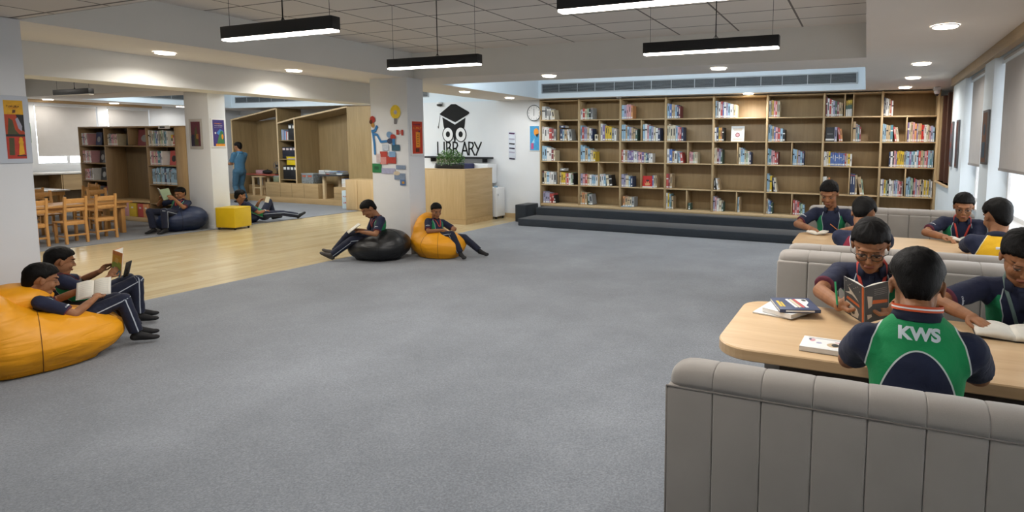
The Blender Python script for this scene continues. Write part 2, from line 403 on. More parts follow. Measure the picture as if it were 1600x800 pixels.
for h, e in ((HB, 1.0), (HD, 1.0)):
    x0, x1, y0, y1 = h
    area('cove_light', ((x0+x1)/2, y0+.35, 2.95), (x1-x0)*.92, .3, E_COVE*(x1-x0)/6, (R(68), 0, 0), (.86, .94, 1.0))
# downlights
dl_rim = M('downlight rim', '#dedede', .4); dl_em = EM('downlight disc', '#fff6ea', 25)
def downlight(x, y, label, z=ZC, dim=1.0, grp='round downlights set in the soffit'):
    t = thing('downlight', label, 'downlight', (x, y, z), 0, grp)
    q = B(); q.tube([(0, 0, -.002), (0, 0, -.01), (0, 0, -.01)], [.098, .094, .084], dl_rim, 28, caps=False, smooth=False); q.obj('rim', t)
    q = B(); q.cyl((0, 0, -.014), .084, .008, dl_em, 28); q.obj('light_disc', t)
    l = area('downlight_lamp', (0, 0, -.02), .15, .15, E_DOWN*dim, (0, 0, 0), (1, .95, .88), t, 'DISK', 150)
    return t
DL = [(.52, 5.23, 'round downlight in the soffit, nearest along the window side'), (.53, 7.48, 'round downlight second along the window side'), (.54, 8.96, 'round downlight third along the window side'), (.52, 10.36, 'round downlight at the bookcase end of the window side'),
      (-4.0, 7.12, 'round downlight left of centre before the bookcase grille'), (-1.68, 7.12, 'round downlight right of centre before the bookcase grille'), (-1.98, 10.72, 'round downlight right above the top shelf of the long bookcase'),
      (-6.63, 8.76, 'round downlight in the soffit between pillar and logo wall'), (-6.63, 10.2, 'round downlight close to the wall clock'), (-8.4, 11.2, ''), (-6.75, 3.95, 'round downlight in the beam soffit nearer the front pillar'), (-6.8, 5.49, 'round downlight in the beam soffit nearer the collage pillar'),
      (-16.75, 7.35, 'round downlight over the far window blinds, first'), (-16.75, 8.6, 'round downlight over the far window blinds, second'), (-16.6, 10.0, 'round downlight over the far window blinds, third')]
for x, y, lb in DL:
    if lb: downlight(x, y, lb, dim=.35 if x < -16 else (.45 if y in (10.2, 8.76) else 1.0))
# pendants
pend_em = EM('pendant tube', '#fff4ea', 16)
def pendant(x, y, label, L=1.03, lit=True, z=2.3, top=2.88, w=.07, h=.085, dim=1.0):
    t = thing('pendant_light', label, 'pendant light', (x, y, z), 0, 'black linear pendant lights')
    q = B(); q.box(-L/2, L/2, -w/2, w/2, .004, h, black_m, bev=.003); q.obj('housing', t)
    q = B(); q.box(-L/2+.006, L/2-.006, -w/2+.005, w/2-.005, -.008, .004, pend_em if lit else M('unlit diffuser', '#d8d4cc', .5)); q.obj('diffuser', t)
    for xx in (-L/2+.05, L/2-.05): q = B(); q.tube([(xx, 0, h), (xx, 0, top-z)], .0015, black_m, 6); q.obj('cable', t)
    q = B(); q.tube([(L*.05, 0, h), (L*.05, 0, h+.02), (L*.05, 0, top-z)], .004, black_m, 8); q.tube([(L*.05-.02, 0, h), (L*.05, 0, h+.03), (L*.05+.02, 0, h)], .003, black_m, 6); q.obj('drop_rod', t)
    if lit:
        area('pendant_lamp', (0, 0, -.012), L-.04, w-.02, E_PEND*dim, (0, 0, 0), (1, .96, .91), t)
    return t
pendant(-3.6, 2.8, 'lit black linear pendant light nearest the front pillar'); pendant(-3.69, 4.42, 'lit black linear pendant light in front of the collage pillar')
pendant(-1.12, 4.42, 'lit black linear pendant light nearest the long bookcase'); pendant(-1.02, 2.85, 'lit black linear pendant light cut by the top of the photo')
pendant(-3.6, 1.1, 'lit black linear pendant light over the front carpet', top=ZC, dim=.5); pendant(-1.02, 1.1, 'lit black linear pendant light above the camera side', top=ZC, dim=.5)
pendant(-11.15, 5.2, 'unlit black linear pendant light over the kids tables', lit=False, L=.95)
pendant(-12.75, 5.05, 'second unlit black linear pendant light, mostly behind the front pillar', lit=False)
for x in (-14.2, -9.3):
    for y in (3.4, 8.9 if x < -10 else 4.6): pass
def fill_panel(x, y, label, p=22, z=2.88):  # invented glowing panels, added only to brighten the dim far side of the room
    t = thing('ceiling_fill_panel', label, 'fill light', (x, y, z), 0, 'added square ceiling fill panels')
    q = B(); q.box(-.3, .3, -.3, .3, -.02, 0, EM('fill panel', '#fff6ec', 6)); q.obj('light_panel', t)
    area('fill_lamp', (0, 0, -.03), .55, .55, p, (0, 0, 0), (1, .96, .9), t)
fill_panel(-9.2, 3.6, 'square ceiling fill panel added to brighten the wood walkway', 38); fill_panel(-14.2, 3.6, 'square ceiling fill panel added to brighten the far kids tables', 34)
fill_panel(-9.2, 5.6, 'square ceiling fill panel added to brighten the walkway by the pillar', 30)
fill_panel(-13.6, 8.6, 'square ceiling fill panel added to brighten the recess before the reading nooks', 38, 2.98); fill_panel(-10.2, 8.8, 'square ceiling fill panel added in the recess to brighten the walkway end', 28, 2.98)
# smoke detector, cctv, small sensors
def smoke(x, y, z, label):
    t = thing('smoke_detector', label, 'smoke detector', (x, y, z)); q = B(); q.tube([(0, 0, 0), (0, 0, -.02), (0, 0, -.032)], [.055, .055, .045], white_m, 24, smooth=False); q.obj('base', t)
    q = B(); q.tube([(0, 0, -.032), (0, 0, -.05), (0, 0, -.06)], [.028, .024, .012], M('detector grey', '#9b9b9b', .5), 20, smooth=False); q.obj('sensor', t)
smoke(-1.86, 3.45, 2.88, 'white round smoke detector on the tiled ceiling')
t = thing('security_camera', 'small white dome camera in the corner above the bookcase end', 'camera', (.98, 10.5, 2.44)); q = B(); q.box(-.05, .05, -.03, .1, .03, .08, white_m, bev=.01); q.obj('mount', t)
q = B(); q.tube([(0, 0, .03), (0, 0, .0), (0, 0, -.03)], [.045, .045, .03], white_m, 18); q.obj('housing', t); q = B(); q.ell((0, 0, -.035), .026, black_m); q.obj('lens', t)
t = thing('security_camera', 'small dark dome camera at the top of the logo wall', 'camera', (-8.9, 10.84, 2.46)); q = B(); q.ell((0, 0, 0), (.07, .05, .035), black_m); q.obj('dome', t); q = B(); q.cyl((0, 0, .02), .06, .04, white_m); q.obj('mount', t)
t = thing('motion_sensor', 'tiny white sensor above the third bookcase column', 'sensor', (-4.5, 10.78, 2.5)); q = B(); q.box(-.05, .05, -.03, .03, 0, .02, white_m, bev=.005); q.obj('housing', t); q = B(); q.ell((.03, -.01, .0), .014, black_m); q.obj('lens', t)

# ================================================================== stepped seating
t = thing('platform_step', 'lower long charcoal felt step in front of the bookcase', 'step', (-2.6, 10.16, 0))
b = B(); b.box(-3.63, 3.66, -.34, .34, .008, .15, step_m, bev=.015); b.obj('block', t)
t = thing('platform_step', 'upper long charcoal felt step under the bookcase', 'step', (-2.6, 10.68, 0))
b = B(); b.box(-3.63, 3.66, -.175, .19, .008, .3, step_m, bev=.015); b.obj('block', t)
t = thing('platform_block', 'small black felt block at the clock end of the steps', 'step', (-6.47, 10.55, 0))
b = B(); b.box(-.13, .13, -.25, .25, .008, .36, step_m, bev=.015); b.obj('block', t)

# ================================================================== long bookcase
XC = [-6.32, -5.42, -4.51, -3.57, -2.64, -1.66, -.70, .22, 1.05]
ZR = [2.50, 2.10, 1.67, 1.25, .76, .36]      # shelf tops; first is the top board
BY, BD = 10.86, .34
bc = thing('bookcase', 'wall-length open oak bookcase of eight columns behind the charcoal steps', 'bookcase', (-2.6, BY, .3))
def P_(x0, x1, y0, y1, z0, z1, m, name, bev=.002):
    q = B(); q.box(x0+2.6, x1+2.6, y0-BY, y1-BY, z0-.3, z1-.3, m, bev=bev, seg=1); return q.obj(name, bc)
P_(XC[0], XC[-1], BY+BD, BY+BD+.02, .3, 2.51, dark_oak, 'back_panel')
for i, x in enumerate(XC):
    w = .018 if 0 < i < 8 else .014
    P_(x-w, x+w, BY, BY+BD, .3, 2.51, edge_m if False else oak_m, 'upright')
for i in range(8):
    for j, z in enumerate(ZR):
        P_(XC[i]+.018, XC[i+1]-.018, BY+.004, BY+BD, z-.022, z, oakx_m, 'shelf')
P_(XC[0], XC[-1], BY-.004, BY+.02, .3, .345, oakx_m, 'plinth')
P_(1.05, 1.068, BY-.05, BY+BD, .3, 2.51, oak_m, 'end_panel')
DIV = {(1, 2): [.46], (1, 4): [.46], (2, 2): [.50], (2, 4): [.48], (3, 2): [.47], (3, 4): [.47], (4, 3): [.48], (4, 5): [.47], (5, 3): [.47], (5, 5): [.47], (6, 3): [.46], (6, 5): [.49], (7, 1): [.36, .51], (7, 2): [.50], (7, 4): [.49], (8, 2): [.46], (8, 4): [.48]}
for (c, r), fs in DIV.items():
    for f in fs:
        x = XC[c-1]+(XC[c]-XC[c-1])*f; P_(x-.009, x+.009, BY+.006, BY+BD, ZR[r], ZR[r-1]-.022, oak_m, 'divider')
PAL = {'w': ('white', '#e6e6e4'), 'c': ('cream', '#d6ccb2'), 'b': ('light blue', '#9dbfd6'), 'B': ('royal blue', '#5a76b4'), 'n': ('navy', '#3a4768'), 'r': ('red', '#bf5450'), 'm': ('maroon', '#87464c'),
       'g': ('pale green', '#a3b99e'), 'G': ('dark green', '#4a665c'), 'y': ('yellow', '#d8b83c'), 'o': ('orange', '#d89a66'), 'p': ('pink', '#d3a0a6'), 'v': ('violet', '#8272a2'), 'k': ('black', '#232325'),
       't': ('tan', '#bda684'), 'T': ('teal', '#5b8e99'), 'l': ('lavender', '#a6a4bf'), 'e': ('grey', '#9a9c9c'), 'Y': ('yellow and green', '#d8b83c')}
label_m = M('spine label', '#e4e4e0', .6, var=.02); page_m = M('paper', '#dcd8cc', .85, var=.03); ink_m = M('ink', '#2f3138', .7)
def bookmat(ch): return M('cover ' + PAL[ch][0], PAL[ch][1], .5, var=.05, vs_=20)
BOOKME = {}
def book_mesh(ch, th, h, d, var):
    """upright closed book, spine towards -Y, standing on z=0, x from 0 to th"""
    key = (ch, round(th, 3), round(h, 3), round(d, 3), var)
    if key in BOOKME: return BOOKME[key]
    q = B(); m = bookmat(ch); e = .0025
    q.box(0, th, 0, e*1.3, 0, h, m); q.box(0, e, e, d, 0, h, m); q.box(th-e, th, e, d, 0, h, m); q.box(e, th-e, e, d-.004, .003, h-.003, page_m)
    q.box(th*.1, th*.9, -.0012, 0, .012, .04, label_m)
    rr = random.Random(var*17+3)
    im = label_m if ch in 'knmBGTvr' else ink_m
    if var == 1: q.box(th*.3, th*.7, -.001, 0, h*.35, h*.8, im)
    elif var == 2: q.box(0, th, -.001, 0, h*.62, h*.7, im)
    elif var == 3: q.box(th*.35, th*.65, -.001, 0, h*.5, h*.85, im); q.box(0, th, -.0011, 0, h*.9, h*.93, bookmat('r'))
    elif var == 0: q.box(th*.3, th*.7, -.001, 0, h*.4, h*.6, im)
    if ch == 'Y': q.box(0, th, -.0014, 0, 0, h*.45, label_m); q.box(0, th, -.0014, 0, h*.45, h*.7, bookmat('G'))
    BOOKME[key] = q.mesh('book'); return BOOKME[key]
def size_word(h): return 'tall' if h > .27 else ('short' if h < .19 else 'mid-height')
COLN = ['', 'first', 'second', 'third', 'fourth', 'fifth', 'sixth', 'seventh', 'eighth']; ROWN = ['', 'top', 'second', 'middle', 'fourth', 'bottom']
nbooks = 0; STUFF = []
def run(c, r, f0, f1, s, h0, h1, half=''):
    """a run of upright books; a trailing / leans the last ones"""
    global nbooks
    lean = s.endswith('/'); s = s.rstrip('/'); n = len(s)
    x0 = XC[c-1]+(XC[c]-XC[c-1])*f0; x1 = XC[c-1]+(XC[c]-XC[c-1])*f1
    lo, hi = XC[c-1]+.022, XC[c]-.022; x0 = max(x0, lo); x1 = min(x1, hi)
    rr = random.Random(c*100+r*10+n); ws = [rr.uniform(.7, 1.35) for _ in s]; tot = sum(ws); x = x0
    room = ZR[r-1]-.022-ZR[r]
    for k, ch in enumerate(s):
        th = (x1-x0)*ws[k]/tot; th_q = max(.012, round(th/.003)*.003-.003); h = room*(h0+(h1-h0)*k/max(1, n-1))*rr.uniform(.95, 1.04)
        h = round(min(h, room-.02)/.01)*.01; d = .16 if h < .2 else .2
        y = BY+.03+rr.uniform(0, .012); loc = V((x, y, ZR[r]+.0006)); rot = 0
        where = '%s shelf, %s bookcase column' % (ROWN[r], COLN[c])
        if lean and k >= n-2:
            rot = -R(8); loc.x = x+h*math.sin(R(8))*(1.0 if k == n-2 else 1.0)
            if k == n-1 and n > 1: pass
        me = book_mesh(ch, th_q, h, d, rr.randrange(4))
        if c <= 2: STUFF.append((me, loc, rot)); x += th; continue
        o = bpy.data.objects.new('book', me); COL.objects.link(o); o.location = loc; o.rotation_euler = (0, rot, 0)
        tag(o, '%s %s book, %s along the %s%s' % (size_word(h), PAL[ch][0], ORD[k+1], (half+' part of ') if half else '', where), 'book', 'books in the long bookcase')
        x += th; nbooks += 1
    return x
SPEC = """1 1 .02 .34 wewwc/ .72 .55|1 2 .03 .40 wwwrme .74 .58|1 2 .50 .78 nbtwe/ .6 .55 right|1 3 .03 .37 bbwwmc .78 .55|1 4 .03 .40 kcbwwe .6 .52|1 4 .49 .85 tyyprwgk .55 .5 right|1 5 .05 .36 lllrrk/ .62 .48
2 1 .02 .33 wrcgke .55 .58|2 2 .02 .33 brlltwn .75 .6|2 2 .38 .46 c .33 .33 middle|2 2 .52 .90 wvyyyew .82 .6 right|2 3 .02 .40 bbtbccy .8 .5|2 4 .02 .46 lprtwbbw .5 .46|2 4 .50 .78 wwbck/ .5 .46 right|2 5 .02 .30 totGe/ .7 .6
3 1 .02 .27 blppo .75 .72|3 2 .02 .38 bbtblttG .8 .6|3 2 .50 .88 bwpblcwn .82 .62 right|3 3 .02 .72 rwtlvvwwlppvcTnww .6 .45|3 4 .02 .28 llcbn .52 .45|3 4 .72 .82 Bct .52 .5 right|3 5 .06 .32 ottce .55 .52
4 1 .02 .30 bBttbnm .78 .62|4 2 .02 .38 ccccbprn .78 .62|4 3 .03 .36 wBtwbr/ .68 .5|4 3 .51 .68 ppgcc .55 .55 right|4 4 .02 .15 rmt .62 .6|4 5 .02 .18 wybGt .85 .7|4 5 .50 .55 G .35 .35 right
5 1 .03 .43 bewrBwlbwwtc .82 .62|5 2 .02 .20 wnyok .62 .6|5 3 .02 .18 ccmlG .75 .68|5 3 .49 .72 cbbcgwn .8 .55 right|5 4 .03 .12 kwt/ .5 .42|5 5 .02 .22 lpwcG .75 .5|5 5 .49 .54 bt .75 .72 right
6 1 .02 .22 wtyprcc .78 .76|6 2 .02 .33 bbtBprbk .72 .55|6 3 .02 .22 bTpprm .72 .55|6 3 .48 .68 bbtlbn .72 .6 right|6 4 .02 .18 bbync/ .7 .55|6 5 .02 .14 tbBG .68 .55|6 5 .51 .72 rprGgb .72 .5 right
7 1 .03 .33 mwrwlGmtt .85 .6|7 1 .38 .49 YYYYYY .72 .72 middle|7 2 .20 .32 lro/ .62 .55|7 2 .52 .66 teTm .85 .62 right|7 3 .02 .52 wwcyBBBBBBBBrcyw .62 .54|7 4 .02 .15 wwto .68 .6|7 4 .51 .72 nnttg/ .8 .6 right|7 5 .02 .08 cl .6 .5
8 1 .02 .20 newwtrw .85 .7|8 2 .02 .30 bbttTrc/ .75 .6|8 2 .48 .96 vctpovtoRrwctplb .82 .6 right|8 3 .17 .96 nwkpvyyyyebbvbTwbrtgprbTb .65 .7|8 4 .03 .45 wlygkwwclbprme .6 .55|8 4 .50 .97 bbTgkrlcptkcycyew .68 .58 right|8 5 .03 .20 cgygyt .45 .3"""
PAL['R'] = ('bright red', '#c4231f')
for line in SPEC.split('\n'):
    for e in line.split('|'):
        q = e.split(); run(int(q[0]), int(q[1]), float(q[2]), float(q[3]), q[4], float(q[5]), float(q[6]), q[7] if len(q) > 7 else '')
print('BOOKS', nbooks)
def lying(c, r, f, z, w, d, th, ch, label, rz=0):
    x = XC[c-1]+(XC[c]-XC[c-1])*f; q = B(); m = bookmat(ch)
    q.box(0, w, 0, d, 0, .003, m); q.box(0, w, 0, d, th-.003, th, m); q.box(0, w, 0, .003, 0, th, m); q.box(.003, w-.003, .003, d-.003, .003, th-.003, page_m); q.box(w*.3, w*.7, -.001, 0, th*.25, th*.75, label_m)
    o = q.obj('book'); o.location = (x, BY+.03, ZR[r]+z); o.rotation_euler = (0, 0, rz); tag(o, label, 'book', 'books in the long bookcase'); return o
LY1=lying(1, 2, .49, .262, .13, .17, .05, 'n', 'navy book lying flat on top of others, second shelf, first bookcase column')
LY2=lying(1, 4, .50, .285, .12, .16, .055, 'e', 'thick grey book lying on top of others, fourth shelf, first bookcase column')
lying(3, 5, -.0+.03, .0, .22, .14, .018, 'b', 'light blue book lying flat at the shelf edge, bottom shelf, third bookcase column').location.y = BY+.002
def face_out(c, r, f, w, h, ch, label, art):
    x = XC[c-1]+(XC[c]-XC[c-1])*f; q = B(); m = bookmat(ch); q.box(0, w, 0, .003, 0, h, m); q.box(0, w, .017, .02, 0, h, m); q.box(0, .003, 0, .02, 0, h, m); q.box(.003, w-.003, .003, .017, .003, h-.003, page_m)
    if art == 'emblem':
        q.cyl((w/2, -.001, h*.42), .045, .001, bookmat('m'), 6, axis='y'); q.cyl((w/2, -.002, h*.42), .028, .001, bookmat('p'), 8, axis='y')
        q.box(w*.15, w*.85, -.001, 0, h*.78, h*.84, bookmat('t')); q.box(w*.2, w*.8, -.001, 0, h*.7, h*.73, bookmat('t')); q.box(w*.15, w*.85, -.001, 0, h*.14, h*.17, bookmat('t'))
    elif art == 'fire':
        q.prism([(w*.3, h*.18), (w*.7, h*.18), (w*.78, h*.4), (w*.66, h*.34), (w*.6, h*.55), (w*.5, h*.38), (w*.4, h*.55), (w*.35, h*.34), (w*.22, h*.42)], 0, .001, bookmat('o'), Matrix.Rotation(R(90), 4, 'X') @ TR(0, 0, .0005)); q.box(w*.36, w*.64, -.001, 0, h*.55, h*.66, bookmat('k')); q.box(0, w, -.001, 0, 0, h*.1, label_m)
    elif art == 'line': q.box(0, w, -.001, 0, .02, .05, label_m); q.box(w*.15, w*.85, -.001, 0, h*.52, h*.56, bookmat('e'))
    o = q.obj('book'); o.location = (x, BY+.05, ZR[r]); o.rotation_euler = (R(-8), 0, 0); tag(o, label, 'book', 'books in the long bookcase')
face_out(5, 2, .33, .24, .28, 'w', 'white book facing out with a maroon emblem, second shelf, fifth bookcase column', 'emblem')
face_out(3, 4, .49, .21, .23, 'R', 'bright red book facing out with an orange flame, fourth shelf, third column', 'fire')
face_out(7, 2, .04, .14, .25, 'k', 'black book facing out, second shelf, seventh bookcase column', 'line')
# ================================================================== reading booths
def rounded_poly(x0, x1, y0, y1, r, corners, n=8):
    """corners: radius factor for (x0y0, x1y0, x1y1, x0y1)"""
    out = []
    for (cx, cy, a0), k in zip(((x0, y0, 180), (x1, y0, 270), (x1, y1, 0), (x0, y1, 90)), corners):
        rr = r*k
        if rr < 1e-4: out.append((cx, cy)); continue
        ox = cx + (rr if cx == x0 else -rr); oy = cy + (rr if cy == y0 else -rr)
        for i in range(n+1):
            a = R(a0+90*i/n); out.append((ox+rr*math.cos(a), oy+rr*math.sin(a)))
    return out
def pillow(b, x0, x1, y0, y1, z0, z1, m, bev, puff=.012, axis='z', nx=6, nz=10):
    """rounded padded block"""
    t = bmesh.new(); vs_ = [V((x, y, z)) for z in (z0, z1) for y in (y0, y1) for x in (x0, x1)]
    bv = [t.verts.new(v) for v in vs_]
    for f in [(0, 2, 3, 1), (4, 5, 7, 6), (0, 1, 5, 4), (2, 6, 7, 3), (0, 4, 6, 2), (1, 3, 7, 5)]: t.faces.new([bv[i] for i in f])
    bmesh.ops.bevel(t, geom=t.edges[:], offset=bev, segments=4, affect='EDGES', profile=.5)
    t.verts.index_update(); v2 = [v.co.copy() for v in t.verts]; fs = [[v.index for v in f.verts] for f in t.faces]; t.free()
    b.faces(v2, fs, m, True)
def booth(label, x0, x1, yb, d, sgn, top=.94, cw=.145, seat_d=.46):
    """sgn=+1: sitters face +Y; yb = Y of the outer face of the back, d = back thickness"""
    t = thing('booth_sofa', label, 'booth sofa', ((x0+x1)/2, yb, 0), 0 if sgn > 0 else math.pi)
    L = x1-x0; x = -L/2; n = round(L/cw); cw = L/n
    q = B()
    for k in range(n): pillow(q, x+k*cw+.0005, x+(k+1)*cw-.0005, 0, .04, .1, top-.065, sofa_m, .006)
    q.box(-L/2+.012, L/2-.012, .01, d-.02, .1, top-.07, sofa_m); q.obj('outer_channels', t)
    q = B()
    for k in range(n):
        w0 = x+k*cw+.0005; w1 = x+(k+1)*cw-.0005; pts = []
        prof = [(.0, top-.066), (-.004, top-.05), (-.001, top-.028), (.014, top-.009), (d*.35, top), (d*.7, top-.008), (d+.005, top-.03), (d+.006, top-.06), (d-.004, top-.072)]
        cy_ = sum(p[0] for p in prof)/len(prof); cz_ = sum(p[1] for p in prof)/len(prof)
        secs = [(w0, .972), (w0+.004, .985), (w0+.014, .996), ((w0+w1)/2, 1.006), (w1-.014, .996), (w1-.004, .985), (w1, .972)]
        if k == 0: secs = [(w0, .35), (w0+.005, .62), (w0+.018, .83), (w0+.04, .96), ((w0+w1)/2, 1.004), (w1-.014, .996), (w1-.004, .985), (w1, .972)]
        if k == n-1: secs = secs[:4]+[(w1-.04, .96), (w1-.018, .83), (w1-.005, .62), (w1, .35)] if k else secs
        vs_ = []
        for xx, f in secs:
            for (py, pz) in prof: vs_.append(V((xx, cy_+(py-cy_)*f, (top-.075)+(pz-(top-.075))*f)))
        m_ = len(prof); fs = [(i*m_+j, i*m_+j+1, (i+1)*m_+j+1, (i+1)*m_+j) for i in range(len(secs)-1) for j in range(m_-1)]
        fs += [(i*m_+m_-1, i*m_, (i+1)*m_, (i+1)*m_+m_-1) for i in range(len(secs)-1)]; fs += [tuple(range(m_)), tuple((len(secs)-1)*m_+j for j in range(m_-1, -1, -1))]
        q.faces(vs_, fs, sofa_m, True)
    q.obj('top_roll', t)
    q = B(); q.tube([(-L/2-.002, -.0, top-.067), (0, -.0, top-.067), (L/2, -.0, top-.067)], .0026, fabric('velvet seam', '#77716b', 600), 8); q.tube([(-L/2-.002, 0.004, .1), (-L/2-.002, .004, top-.07)], .0035, MATS['velvet seam'], 8); q.obj('piping', t)
    q = B(); iw = .2; n2 = max(2, round(L/iw)); iw = L/n2
    for k in range(n2): pillow(q, -L/2+k*iw+.001, -L/2+(k+1)*iw-.001, d-.035, d+.03, .42, top-.06, sofa_m, .012)
    q.obj('inner_channels', t)
    q = B(); pillow(q, -L/2+.01, L/2-.01, d+.03, d+seat_d, .29, .42, sofa_m, .025); q.obj('seat_cushion', t)
    q = B(); q.box(-L/2+.03, L/2-.03, .02, d+seat_d-.05, .008, .29, M('booth plinth', '#4b4844', .8), bev=.004); q.obj('base', t)
    return t
booth('taupe velvet booth seen from behind in the near foreground', -.53, 1.02, 1.66, .15, 1)
booth('taupe velvet booth behind the boy with glasses and the boy with the open book', -.5, 1.02, 4.02, .15, -1, top=.925, cw=.2)
booth('taupe velvet booth of the far table, its back to the near booth', -.46, 1.02, 4.06, .15, 1, top=.945, cw=.2)
booth('taupe velvet booth nearest the long bookcase', -.55, 1.02, 6.82, .16, -1, top=.955, cw=.2)
def table(label, x0, x1, y0, y1, z=.75, th=.05):
    t = thing('reading_table', label, 'table', ((x0+x1)/2, (y0+y1)/2, 0)); cx = (x0+x1)/2; cy = (y0+y1)/2
    q = B(); poly = rounded_poly(x0-cx, x1-cx, y0-cy, y1-cy, .16, (1, 0, 0, .8)); n = len(poly)
    inn = [(x*.995, y*.99) for x, y in poly]
    vs_ = [V((x, y, z-th)) for x, y in inn] + [V((x, y, z-th+.005)) for x, y in poly] + [V((x, y, z-.005)) for x, y in poly] + [V((x, y, z)) for x, y in inn]
    fs = [tuple(range(n-1, -1, -1)), tuple(range(3*n, 4*n))] + [(l*n+i, l*n+(i+1) % n, (l+1)*n+(i+1) % n, (l+1)*n+i) for l in range(3) for i in range(n)]
    q.faces(vs_, fs, table_m); q.obj('tabletop', t)
    for xx in (x0-cx+.2, x1-cx-.35):
        q = B(); q.box(xx-.0, xx+.07, -.26, .26, .04, z-th, M('table leg grey', '#8f9195', .5), bev=.006); q.box(xx-.03, xx+.1, -.3, .3, .008, .04, M('table leg grey', '#8f9195', .5), bev=.006); q.obj('leg', t)
    q = B(); q.box(x0-cx+.27, x1-cx-.1, -.3, .3, z-th-.14, z-th-.02, M('under table dark', '#3a3029', .8)); q.obj('storage_tray', t)
    return t
table('long oak-laminate table with rounded end in front of the boy in the green shirt', -.575, 1.0, 2.42, 3.24)
table('long oak-laminate table between the two far booths', -.575, 1.0, 5.25, 6.06)
# books on tables
def flat_book(name, label, x, y, z, rz, w, d, th, ch, art=None, group=None, cat='book'):
    t = thing(name, label, cat, (x, y, z), rz, group); m = bookmat(ch)
    q = B(); q.box(-w/2, w/2, -d/2, d/2, 0, .002, m); q.box(-w/2, w/2, -d/2, d/2, th-.002, th, m, bev=.0006); q.box(-w/2, w/2, -d/2, -d/2+.002, 0, th, m); q.obj('cover', t)
    q = B(); q.box(-w/2+.002, w/2-.003, -d/2+.002, d/2-.003, .002, th-.002, page_m)
    q.obj('page_block', t)
    if art: art(t, w, d, th)
    return t
def strip(q, x0, x1, y0, y1, z, m, h=.0006): q.box(x0, x1, y0, y1, z, z+h, m)
def art_navy(t, w, d, th):
    q = B()
    for k, c in enumerate(('w', 'c', 'r', 'w')): q.prism([(-.03+k*.018, .08), (-.016+k*.018, .085), (.0+k*.018, -.07), (-.014+k*.018, -.075)], th, th+.0007, bookmat(c))
    q.prism([(.02, .085), (.075, .085), (.075, .02), (.04, -.06)], th+.0004, th+.001, bookmat('w')); q.ell((.06, .06, th+.001), (.012, .018, .001), bookmat('k'))
    q.box(-.085, -.072, -.06, .05, th, th+.0007, bookmat('y')); q.box(-.068, -.058, -.06, .03, th, th+.0007, bookmat('y')); q.box(-w/2+.03, w/2-.03, -d/2-.0008, -d/2, th*.25, th*.75, label_m); q.obj('cover_art', t)
def art_white(t, w, d, th):
    q = B(); q.ell((.03, -.01, th), (.028, .028, .0012), bookmat('t')); q.ell((.035, -.01, th+.001), (.015, .02, .0012), bookmat('k')); q.ell((-.03, .0, th), (.012, .01, .0012), bookmat('l'))
    q.box(-.08, .09, .055, .06, th, th+.0006, bookmat('e')); q.ell((.06, .03, th), (.03, .008, .001), bookmat('p')); q.ell((-.06, .03, th), (.012, .02, .001), bookmat('p')); q.ell((-.07, .035, th+.001), (.006, .01, .001), bookmat('n')); q.obj('cover_art', t)
flat_book('magazine', 'thin white magazine partly under the navy book on the near table', -.375, 3.08, .751, R(-12), .2, .26, .006, 'w', cat='magazine')
flat_book('book', 'white paperback under the navy book on the near table', -.325, 3.055, .758, R(-28), .17, .23, .022, 'w')
flat_book('book', 'navy paperback with pale striped cover topmost of the pile on the near table', -.305, 3.07, .7815, R(20), .2, .23, .016, 'n', art_navy)
flat_book('book', 'white illustrated paperback beside the left elbow of the green-shirted boy', -.12, 2.565, .751, R(-3), .2, .15, .02, 'w', art_white)
